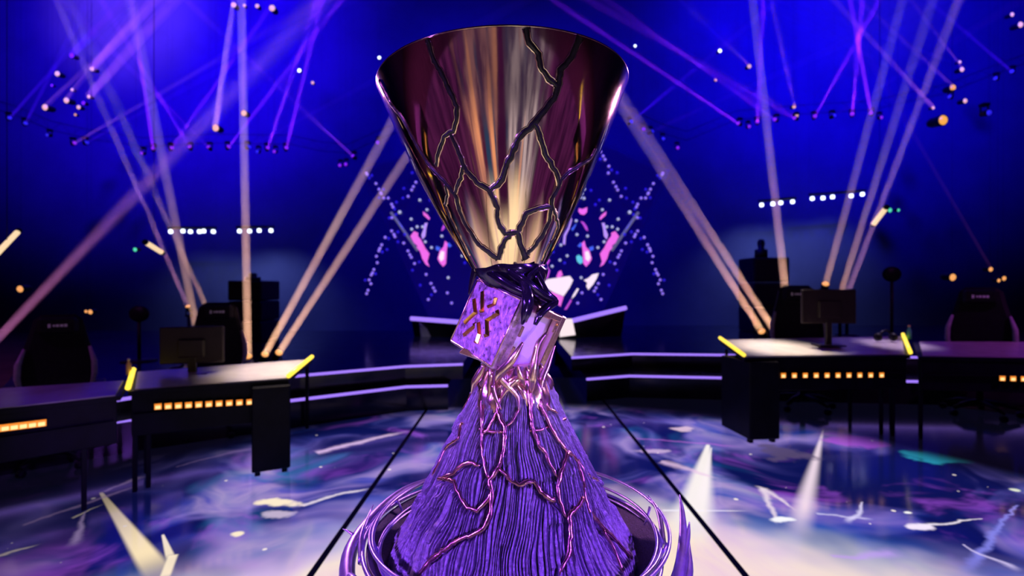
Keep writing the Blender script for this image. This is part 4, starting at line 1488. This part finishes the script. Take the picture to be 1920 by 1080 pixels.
M['greyfront'] = mat('grey_panel', (0.30, 0.28, 0.34), 0.6, 0, 0.15, 6)
lamp('SPOT', 'panel_light', (-2.2, 7.8, 3.4), tuple(at(815, 660, PY)), 90, (0.75, 0.7, 1.0), 0.08, 14, 0.7)
MB().add(vs, [(0, 1, 2, 3), (7, 6, 5, 4), (0, 4, 5, 1), (1, 5, 6, 2), (2, 6, 7, 3), (3, 7, 4, 0)]).build('side_panel', M['greyfront'], t)
pp = [at(1050, 598, PY - 0.35), at(1073, 598, PY - 0.35), at(1079, 628, PY - 0.35), at(1050, 632, PY - 0.35)]
vs = pp + [q + Vector((0, 0.06, 0)) for q in pp]
MB().add(vs, [(0, 1, 2, 3), (7, 6, 5, 4), (0, 4, 5, 1), (1, 5, 6, 2), (2, 6, 7, 3), (3, 7, 4, 0)]).build('lit_panel', PINK['white'], t)

# ------------------------------------------------------------------ stage lamps and their beams in the haze
lamp_mesh = {}


def fixture(name, label, cat, group, loc, aim, lr, lens, mount, yoke=True):
    """a moving-head lamp: its lens (radius lr) at loc looking along aim"""
    t_ = empty(name, loc, label, cat, group)
    aim = Vector(aim).normalized()
    q = aim.to_track_quat('Z', 'Y')
    key = (round(lr, 4), lens, mount, yoke)
    if key not in lamp_mesh:
        s = lr
        lamp_mesh[key] = (
            MB().lathe([(0, -3.2 * s), (0.75 * s, -3.1 * s), (1.0 * s, -2.4 * s), (1.0 * s, -0.9 * s), (1.12 * s, -0.7 * s), (1.12 * s, -0.02 * s), (0.95 * s, -0.02 * s), (0.95 * s, -0.3 * s), (0, -0.3 * s)], 14).mesh('head', M['black']),
            MB().lathe([(0, 0.30 * s), (0.45 * s, 0.24 * s), (0.8 * s, 0.06 * s), (0.95 * s, -0.15 * s), (0, -0.25 * s)], 14).mesh('lens', M[lens]),
            MB().box((-1.3 * s, 0, 0), (0.2 * s, 0.7 * s, 2.6 * s), bev=0.05 * s).mesh('yoke', M['black']),
            MB().box((0, 0, 0), (2.4 * s, 2.2 * s, 1.0 * s), bev=0.12 * s).mesh('lamp_base', M['black']))
    hd, ln, yk, bs = lamp_mesh[key]
    for nm, me_ in (('head', hd), ('lens', ln)):
        o = link(nm, me_, t_, True)
        o.rotation_mode = 'QUATERNION'
        o.rotation_quaternion = q
    if yoke:
        dz = -3.0 * lr if mount == 'floor' else 3.0 * lr
        cen = -aim * (1.8 * lr)
        o = link('lamp_base', bs, t_, True)
        o.location = (cen.x, cen.y, cen.z + dz)
        for sx in (1, -1):
            o = link('yoke', yk, t_, True)
            o.location = (cen.x + (0 if sx > 0 else 2.6 * lr), cen.y, cen.z + dz * 0.5)
    gap = loc[2] - 1.8 * lr * aim.z - 3.4 * lr - ZU
    if mount == 'floor' and gap > 0.02:
        link('stand', MB().tube([(0, 0, -gap - (loc[2] - gap - ZU)), (0, 0, -(loc[2] - gap - ZU))], 0.03, 8).lathe([(0, 0), (0.2, 0), (0.2, 0.015), (0, 0.02)], 16, (0, 0, ZU - loc[2])).mesh('stand', M['black']), t_, True).location = (-aim.x * 1.8 * lr, -aim.y * 1.8 * lr, 0)
    if mount == 'truss':
        rod = MB().tube([(0, 0.02, lr), (0, 0.02, ZC - loc[2])], 0.0015, 4).mesh('hanger', M['black'])
        link('hanger', rod, t_, True)
    return t_


def beam(t_, a, b2, r0, r1, colour, L, smoky=False):
    """a shaft of haze lit by a real spot lamp in the head; L is the wanted brightness near the lens"""
    d = b2 - a
    ln = d.length
    q = d.to_track_quat('Z', 'Y')
    n = 14
    vs, fs = [], []
    for z, r_ in ((0.4 * r0, r0 * 1.02), (ln, r1)):
        vs += [(r_ * math.cos(2 * PI * k / n), r_ * math.sin(2 * PI * k / n), z) for k in range(n)]
    fs = [(k, (k + 1) % n, n + (k + 1) % n, n + k) for k in range(n)] + [tuple(range(n))[::-1], tuple(range(n, 2 * n))]
    o = link('light_beam', MB().add(vs, fs, 0, False).mesh('light_beam', HAZE_W if smoky else HAZE), t_, True)
    o.rotation_mode = 'QUATERNION'
    o.rotation_quaternion = q
    half_a = max(math.atan((r1 - r0) / ln), D(0.5))
    E0 = L * 4 * PI / ((HAZE_W_D if smoky else HAZE_D) * 2 * r0)
    l = bpy.data.lights.new('beam_source', 'AREA')
    l.shape = 'DISK'
    l.size = 1.9 * r0
    l.spread = 2 * half_a
    l.energy = E0 * PI * r0 * r0
    l.color = colour
    lo = bpy.data.objects.new('beam_source', l)
    COL.objects.link(lo)
    lo.parent = t_
    lo.location = d.normalized() * (0.45 * r0)
    lo.rotation_mode = 'QUATERNION'
    lo.rotation_quaternion = (-d).to_track_quat('Z', 'Y')


WARM = (1.0, 0.54, 0.62)
PINKB = (0.55, 0.13, 0.72)
VIO = (0.20, 0.015, 1.0)
VBL = (0.04, 0.005, 1.0)


def beamlamp(name, label, group, px, py, Y, ex, ey, EY, w0, w1, colour, L, lens, mount, lr=None, yoke=True):
    a, b2 = at(px, py, Y), at(ex, ey, EY)
    r0, r1 = w0 / 2 / FOC * Y, w1 / 2 / FOC * EY
    t_ = fixture(name, label, 'stage light', group, a, b2 - a, lr or r0 * 1.05, lens, mount, yoke)
    beam(t_, a, b2, r0, r1, colour, L, colour == WARM)
    return t_


def stage_Y(py, lens_h):
    return (EYE - ZU - lens_h) * FOC / (py - 540)


GW = 'warm beam lamps standing on the stage'
WL = [  # lens px, py, end px, py, widths, strength, label
    (465, 668, 452, -30, 14, 13, 0.46, 'warm beam lamp behind the left desk, beam straight up, leftmost of three'),
    (497, 664, 748, 205, 13, 17, 0.44, 'warm beam lamp behind the left desk, beam leaning right, middle of three'),
    (523, 661, 800, 235, 13, 17, 0.40, 'warm beam lamp behind the left desk, beam leaning right, rightmost of three'),
    (1428, 621, 1130, 145, 13, 17, 0.40, 'warm beam lamp behind the right desk, beam leaning left, leftmost of three'),
    (1452, 620, 1160, 170, 13, 17, 0.40, 'warm beam lamp behind the right desk, beam leaning left, middle of three'),
    (1481, 619, 1408, -30, 14, 13, 0.46, 'warm beam lamp behind the right desk, beam nearly upright, rightmost of three'),
]
for px, py, ex, ey, w0, w1_, L, lab in WL:
    Y = stage_Y(py, 0.17)
    s = (py - ey)
    if ey > 0:      # run on behind the cup and up out of the picture
        k = (py - 80) / s
        ex, ey = px + (ex - px) * k, 80
    beamlamp('stage_spotlight', lab, GW, px, py, Y, ex, ey, Y * 0.62, w0, w1_ * 1.25, WARM, L * 1.5, 'lens_warm', 'floor')
HID = [  # lamps hidden behind chairs and monitors
    (370, 622, 262, 85, 13, 18, 0.42, 7.0, 'warm beam lamp hidden behind the left gaming chair, beam leaning left'),
    (388, 578, 296, 372, 9, 11, 0.32, 9.5, 'warm beam lamp beyond the left gaming chair, short beam leaning left'),
    (352, 574, 170, 150, 8, 10, 0.24, 9.5, 'pink beam lamp beyond the left monitor, thin beam leaning left'),
    (1548, 532, 1668, 90, 12, 14, 0.36, 9.5, 'warm beam lamp hidden behind the right gaming chair, beam leaning right'),
    (1577, 548, 1692, 180, 11, 13, 0.34, 9.5, 'warm beam lamp behind the right monitor, beam leaning right, left of two'),
    (1590, 548, 1712, 225, 9, 11, 0.26, 9.9, 'warm beam lamp behind the right monitor, thin beam leaning right, right of two'),
]
for px, py, ex, ey, w0, w1_, L, Y, lab in HID:
    k = (py + 40) / (py - ey)
    beamlamp('stage_spotlight', lab, GW, px, py, Y, px + (ex - px) * k, -40, Y * 0.62, w0, w1_ * k * 1.0, WARM if L > 0.3 else (0.8, 0.4, 0.75), L * 0.7, 'lens_warm', 'floor')
# floor lamp outside the left edge throwing a wide pink beam to the upper right
beamlamp('stage_spotlight', 'pink beam lamp beyond the left edge, wide beam slanting up to the right', GW, -40, 672, 6.2, 640, -40, 4.2, 15, 60, (0.70, 0.22, 0.62), 0.20, 'lens_warm', 'floor')

# hanging lamps on the round truss
GV = 'violet beam lamps hanging on the truss'
TL = [  # px, py, end of beam, widths, strength, colour, label
    (287, 278, 255, 60, 6, 8, 0.34, VIO, 'hanging violet lamp, first in the row above the left desk, beam leaning left'),
    (322, 277, 494, 30, 5, 8, 0.26, VIO, 'hanging violet lamp, second in the row above the left desk, beam leaning right'),
    (355, 275, 262, 120, 5, 8, 0.18, VIO, 'hanging violet lamp, third in the row above the left desk, beam leaning left'),
    (390, 275, 290, 175, 4, 7, 0.16, VIO, 'hanging violet lamp, fourth in the row above the left desk, dim beam leaning left'),
    (429, 275, 590, 65, 5, 8, 0.24, VIO, 'hanging violet lamp, fifth in the row above the left desk, beam leaning right'),
    (468, 275, 650, 178, 4, 8, 0.14, VBL, 'hanging violet lamp, sixth in the row above the left desk, faint beam far right'),
    (502, 277, 565, 90, 6, 9, 0.34, VIO, 'hanging violet lamp, seventh in the row above the left desk, steep beam'),
    (537, 277, 602, 10, 6, 10, 0.36, VIO, 'hanging violet lamp, eighth in the row above the left desk, bright steep beam'),
    (661, 292, 450, 95, 5, 9, 0.24, (0.2, 0.03, 1.0), 'hanging violet lamp just left of the cup, beam leaning far left'),
    (18, 221, 140, 85, 4, 9, 0.22, VBL, 'hanging blue lamp, first at the far left end of the truss'),
    (48, 231, 110, 110, 4, 8, 0.18, VBL, 'hanging blue lamp, second at the far left end of the truss'),
    (163, 267, 350, 165, 4, 8, 0.12, VBL, 'hanging blue lamp with a faint beam, between the far left lamps and the desk row'),
    (140, 268, 300, 175, 4, 9, 0.10, PINKB, 'hanging pink lamp with a faint beam, left of the faint blue one'),
    (1384, 231, 1120, 55, 5, 9, 0.30, VIO, 'hanging violet lamp, first in the row above the right desk, beam leaning left'),
    (1420, 228, 1432, 0, 6, 9, 0.30, VIO, 'hanging violet lamp, second in the row above the right desk, upright beam'),
    (1453, 224, 1180, 30, 5, 9, 0.22, VIO, 'hanging violet lamp, third in the row above the right desk, beam leaning left'),
    (1490, 221, 1260, 90, 5, 9, 0.20, VIO, 'hanging violet lamp, fourth in the row above the right desk, beam leaning left'),
    (1528, 218, 1602, 85, 5, 8, 0.28, VIO, 'hanging violet lamp, fifth in the row above the right desk, beam leaning right'),
    (1565, 216, 1680, 145, 4, 8, 0.12, VBL, 'hanging violet lamp, sixth in the row above the right desk, faint beam'),
    (1598, 214, 1614, 40, 6, 9, 0.36, VIO, 'hanging violet lamp, seventh in the row above the right desk, upright beam'),
    (1633, 212, 1598, 20, 6, 9, 0.34, VIO, 'hanging violet lamp, eighth in the row above the right desk, beam leaning left'),
    (1184, 228, 1345, 95, 5, 9, 0.22, VBL, 'hanging violet lamp just right of the cup, beam leaning right'),
    (1224, 246, 1400, 165, 4, 9, 0.10, VBL, 'hanging violet lamp, second right of the cup, faint beam'),
    (1897, 134, 1745, 5, 4, 8, 0.18, VBL, 'hanging blue lamp at the far right end of the truss, beam leaning left'),
    (1866, 147, 1700, 85, 3, 7, 0.10, VBL, 'hanging blue lamp near the far right end, faint beam'),
    (1780, 181, 1640, 110, 3, 7, 0.08, VBL, 'hanging blue lamp beside the yellow lamp, faint beam'),
]
for px, py, ex, ey, w0, w1_, L, colr, lab in TL:
    k = (py + 40) / (py - ey)
    Y = 12.0
    beamlamp('hanging_light', lab, GV, px, py, Y, px + (ex - px) * k, -40, 7.8, w0, w1_ * k * 0.9, colr, L * 1.35, 'lens_violet' if colr[0] > 0.15 else 'lens_blue', 'truss', lr=7.0 / 2 / FOC * Y)
# lamps without a visible beam
NB = [(482, 284, 'hanging violet lamp without a beam under the left row, left of two', 'lens_blue'), (514, 284, 'hanging violet lamp without a beam under the left row, right of two', 'lens_violet'),
      (637, 310, 'small violet lamp low on the truss left of the cup, left of a pair', 'lens_violet'), (648, 308, 'small violet lamp low on the truss left of the cup, right of a pair', 'lens_violet'),
      (708, 267, 'small violet lamp beside the left edge of the cup', 'lens_violet'), (1207, 242, 'small violet lamp right of the cup, on the warm beam', 'lens_violet'),
      (1244, 260, 'small blue lamp right of the cup, third down the sloping truss', 'lens_blue'), (1271, 277, 'small violet lamp right of the cup, lowest on the sloping truss', 'lens_violet'),
      (1405, 237, 'small violet lamp without a beam, under the right row', 'lens_violet'), (265, 287, 'small violet lamp left of the left desk row', 'lens_violet'),
      (88, 253, 'small blue lamp near the far left end of the truss', 'lens_blue'), (1653, 220, 'small violet lamp right after the right desk row', 'lens_violet'),
      (1855, 211, 'round blue lamp near the right end below the truss', 'lens_blue')]
for px, py, lab, ls in NB:
    fixture('hanging_light', lab, 'stage light', 'small lamps without a beam on the truss', at(px, py, 12.0), (0, -1, -0.15), (6.5 if px < 1800 else 11) / 2 / FOC * 12, ls, 'truss')


def truss(label, pts, Y):
    t_ = empty('hanging_truss', at(*pts[0], Y), label, 'truss', 'round lighting truss')
    up = [at(px, py - 7, Y + 0.05) for px, py in pts]
    for dz in (0.0, 0.22):
        MB().tube([q + Vector((0, 0.1, dz)) for q in up], 0.008, 6).build('chord', M['black'], t_)
    bm_ = MB()
    for a, c in zip(up, up[1:]):
        n_ = max(1, round((c - a).length / 0.5))
        for i in range(n_):
            p0, p1 = a.lerp(c, i / n_), a.lerp(c, (i + 0.5) / n_)
            p2 = a.lerp(c, (i + 1) / n_)
            o_ = Vector((0, 0.1, 0))
            bm_.tube([p0 + o_, p1 + o_ + Vector((0, 0, 0.22))], 0.003, 4)
            bm_.tube([p1 + o_ + Vector((0, 0, 0.22)), p2 + o_], 0.003, 4)
    b3 = bm_.build('lacing', M['black'], t_)
    b3['kind'] = 'stuff'
    for q in up[1:-1:2]:
        MB().tube([q + Vector((0, 0.1, 0.2)), Vector((q.x, q.y + 0.1, ZC))], 0.002, 4).build('hanger', M['black'], t_)


truss('thin black lighting truss carrying the violet lamps left of the cup', [(-30, 205), (18, 219), (88, 248), (165, 266), (265, 280), (390, 273), (540, 275), (600, 288), (650, 292), (712, 264), (790, 235)], 12.0)
truss('thin black lighting truss carrying the violet lamps right of the cup', [(1120, 210), (1184, 226), (1244, 254), (1290, 268), (1384, 229), (1490, 219), (1640, 210), (1780, 179), (1866, 145), (1930, 122)], 12.0)

# warm and pale lamps high in the house
GP = 'small warm lamps high in the house'
SM = [  # px, py, size px, lens, label
    (84, 201, 12, 'lens_pale', 'pale square lamp high on the left, lowest of the cluster'),
    (107, 138, 10, 'lens_pale', 'pinkish lamp high on the left, above the pale square one'),
    (97, 160, 5, 'lens_violet', 'tiny violet lamp high on the left between two pale lamps'),
    (134, 104, 9, 'lens_violet', 'violet lamp high on the left, topmost of the cluster'),
    (172, 129, 9, 'lens_pale', 'flat pale lamp high on the left, at the wide violet beam'),
    (124, 188, 11, 'lens_pale', 'pinkish double lamp high on the left in the middle of the cluster'),
    (135, 168, 6, 'lens_pale', 'narrow pale lamp high on the left above the double lamp'),
    (166, 181, 7, 'lens_pale', 'narrow pale lamp high on the left at the end of the right wide beam'),
    (156, 193, 7, 'lens_violet', 'dim violet lamp high on the left beside a narrow pale lamp'),
    (147, 201, 8, 'lens_pale', 'pinkish lamp high on the left, second lowest of the cluster'),
    (141, 215, 5, 'lens_warm', 'tiny warm lamp high on the left, under the cluster'),
    (438, 9, 10, 'lens_pale', 'pale lamp at the top above the left desk, leftmost of four'),
    (458, 10, 6, 'lens_pale', 'small pale lamp at the top above the left desk, second of four'),
    (482, 11, 8, 'lens_pale', 'pinkish lamp at the top above the left desk, third of four'),
    (510, 15, 12, 'lens_pale', 'pale square lamp at the top above the left desk, rightmost of four'),
    (404, 240, 13, 'lens_pale', 'warm lamp hanging above the left gaming chair, beam going up right'),
    (457, 212, 11, 'lens_pale', 'warm lamp hanging in front of the upright warm beam'),
    (561, 132, 7, 'lens_white', 'white point lamp left of the cup beside two violet beams'),
    (586, 155, 6, 'lens_pale', 'dim reddish lamp right of the white point lamp'),
    (711, 108, 6, 'lens_white', 'white point lamp just left of the cup rim'),
    (1350, 95, 7, 'lens_white', 'white point lamp high right of the cup'),
    (1191, 86, 5, 'lens_white', 'white point lamp just right of the cup rim'),
    (1342, 150, 5, 'lens_warm', 'small warm point lamp below the white one right of the cup'),
    (1405, 124, 8, 'lens_pale', 'flat pinkish lamp on the steep warm beam right of the cup'),
    (1489, 200, 7, 'lens_pale', 'pinkish lamp at the lower end of the thin warm beam'),
    (1495, 215, 8, 'lens_pale', 'warm lamp right under the pinkish lamp of the thin beam'),
    (1769, 225, 19, 'lens_yellow', 'big round yellow lamp high on the right'),
    (1750, 202, 6, 'lens_pale', 'small pink lamp just above the big yellow lamp'),
    (1787, 164, 12, 'lens_yellow', 'medium yellow lamp high on the right above the big one'),
    (1810, 189, 9, 'lens_pale', 'pale lamp right of the medium yellow lamp'),
    (1804, 130, 9, 'lens_pale', 'flat pale lamp above the medium yellow lamp'),
    (1800, 116, 6, 'lens_pale', 'small pink lamp at the top of the right-hand column of lamps'),
    (1898, 27, 8, 'lens_pale', 'pinkish lamp in the upper right corner, upper of two'),
    (1914, 46, 11, 'lens_pale', 'pinkish lamp in the upper right corner, lower of two'),
    (1787, 520, 14, 'lens_warm', 'round warm lamp over the dark desk at the right end'),
    (1858, 505, 9, 'lens_warm', 'warm lamp above the dim chair at the right end, top of three'),
    (1873, 526, 7, 'lens_warm', 'small warm lamp above the dim chair at the right end, left of a pair'),
    (1883, 522, 9, 'lens_warm', 'warm reddish lamp above the dim chair at the right end, right of a pair'),
    (37, 542, 13, 'lens_warm', 'round warm lamp low in the dark at the left end'),
    (161, 584, 6, 'lens_warm', 'small warm lamp left of the left pole stand, left of a pair'),
    (169, 585, 9, 'lens_warm', 'warm lamp left of the left pole stand, right of a pair'),
    (253, 468, 8, 'lens_green', 'small green lamp left of the cream light tube on the left'),
    (1669, 394, 9, 'lens_green', 'small green lamp right of the cream light tube on the right'),
    (1685, 394, 6, 'lens_green', 'tiny green lamp, second right of the cream light tube on the right'),
]
BM = {  # beams of some of these lamps: end px, py, widths, strength, colour
    (84, 201): (300, 5, 9, 22, 0.10, PINKB), (172, 129): (345, -60, 12, 30, 0.22, PINKB), (166, 181): (325, 2, 13, 26, 0.17, PINKB), (124, 188): (265, 10, 9, 20, 0.09, PINKB),
    (134, 104): (230, 5, 10, 26, 0.10, VIO),
    (404, 240): (438, 12, 12, 12, 0.34, (0.95, 0.40, 0.66)), (457, 212): (460, 20, 7, 9, 0.18, PINKB),
    (1489, 200): (1445, 0, 6, 7, 0.18, PINKB), (1750, 202): (1575, 12, 7, 10, 0.20, PINKB), (1405, 124): (1290, 14, 5, 7, 0.16, PINKB), (1787, 164): (1610, 0, 7, 9, 0.10, PINKB),
    (1804, 130): (1700, -10, 5, 9, 0.10, PINKB), (1495, 215): (1280, 95, 4, 6, 0.07, PINKB), (1858, 505): (1690, 215, 6, 10, 0.035, PINKB)}
for px, py, sz, ls, lab in SM:
    Y = 13.0 if py < 300 else (9.0 if px > 1300 else 8.0)
    r_ = sz / 2 / FOC * Y
    if (px, py) in BM:
        ex, ey, w0, w1_, L, colr = BM[(px, py)]
        k = (py + 40) / (py - ey)
        a, b2 = at(px, py, Y), at(px + (ex - px) * k, -40, Y * 0.64)
        t_ = fixture('hanging_lamp', lab, 'lamp', GP, a, (0, -1, -0.1), r_, ls, 'truss', False)
        beam(t_, a, b2, w0 / 2 / FOC * Y, w1_ / 2 / FOC * Y * 0.64 * k * 0.8, colr, L * 0.75)
    else:
        fixture('hanging_lamp', lab, 'lamp', GP, at(px, py, Y), (0.05, -1, -0.1), r_, ls, 'truss', False)

# white light bars low on the far wall, washing it
WB = [([(320, 434), (343, 433), (357, 434), (374, 434), (382, 433), (400, 434)], 'white lamp bar on the far wall left of the upright warm beam', 15.6, 0.5),
      ([(449, 433), (468, 433), (486, 432), (508, 432)], 'brighter white lamp bar on the far wall right of the upright warm beam', 15.6, 1.0),
      ([(1428, 384), (1449, 382), (1464, 380), (1486, 378)], 'white lamp bar on the far wall at the nearly upright warm beam', 15.6, 1.0),
      ([(1523, 372), (1543, 371), (1561, 369), (1596, 367), (1617, 364)], 'higher white lamp bar on the far wall above the right monitor', 15.6, 0.9)]
for lst, lab, Y, pw in WB:
    A, B = at(lst[0][0] - 6, lst[0][1] - 7, Y + 0.06), at(lst[-1][0] + 6, lst[-1][1] - 7, Y + 0.06)
    t_ = empty('hanging_light_bar', A, lab, 'light bar', 'white light bars on the far wall')
    MB().tube([A, B], 0.045, 6).build('bar', M['black'], t_)
    for q in (A, B):
        MB().tube([q, Vector((q.x, q.y, ZC))], 0.002, 4).build('hanger', M['black'], t_)
    for i, (px, py) in enumerate(lst):
        MB().lathe([(0, -0.07), (0.055, -0.05), (0.062, 0.0), (0.045, 0.05), (0, 0.06)], 12, at(px, py, Y)).build('lamp_head', M['lens_white'], t_)
    c_ = (A + B) / 2
    for sx in (-0.3, 0.3):
        lo = lamp('SPOT', 'bar_wash', c_ + (B - A) * sx + Vector((0, -0.3, -0.15)), c_ + (B - A) * sx + Vector((0, 0.9, -2.6)), 340 * pw, (0.20, 0.28, 1.0), 0.1, 105, 1.0)
        lo.parent = t_
        lo.location = lo.location - t_.location

# cream light tubes hung in the dark either side
for a, c, Y, lab in (((274, 455), (303, 473), 8.0, 'cream light tube hanging behind the left beams'), ((1661, 390), (1638, 420), 8.6, 'cream light tube hanging behind the right beams'), ((-8, 478), (33, 435), 6.0, 'long cream light tube hanging at the left edge')):
    A, B = at(*a, Y), at(*c, Y + 0.3)
    t_ = empty('hanging_light_tube', A, lab, 'light tube', 'cream light tubes hung at the sides')
    MB().tube([A, B], 4.6 / FOC * Y, 10).build('tube', M['led_cream'], t_)
    MB().tube([(A + B) / 2, Vector(((A.x + B.x) / 2, (A.y + B.y) / 2, ZC))], 0.004, 4).build('hanger', M['black'], t_)
    for q, d_ in ((A, A - B), (B, B - A)):
        MB().tube([q, q + d_.normalized() * 0.04], 5.2 / FOC * Y, 10).build('end_cap', M['black'], t_)
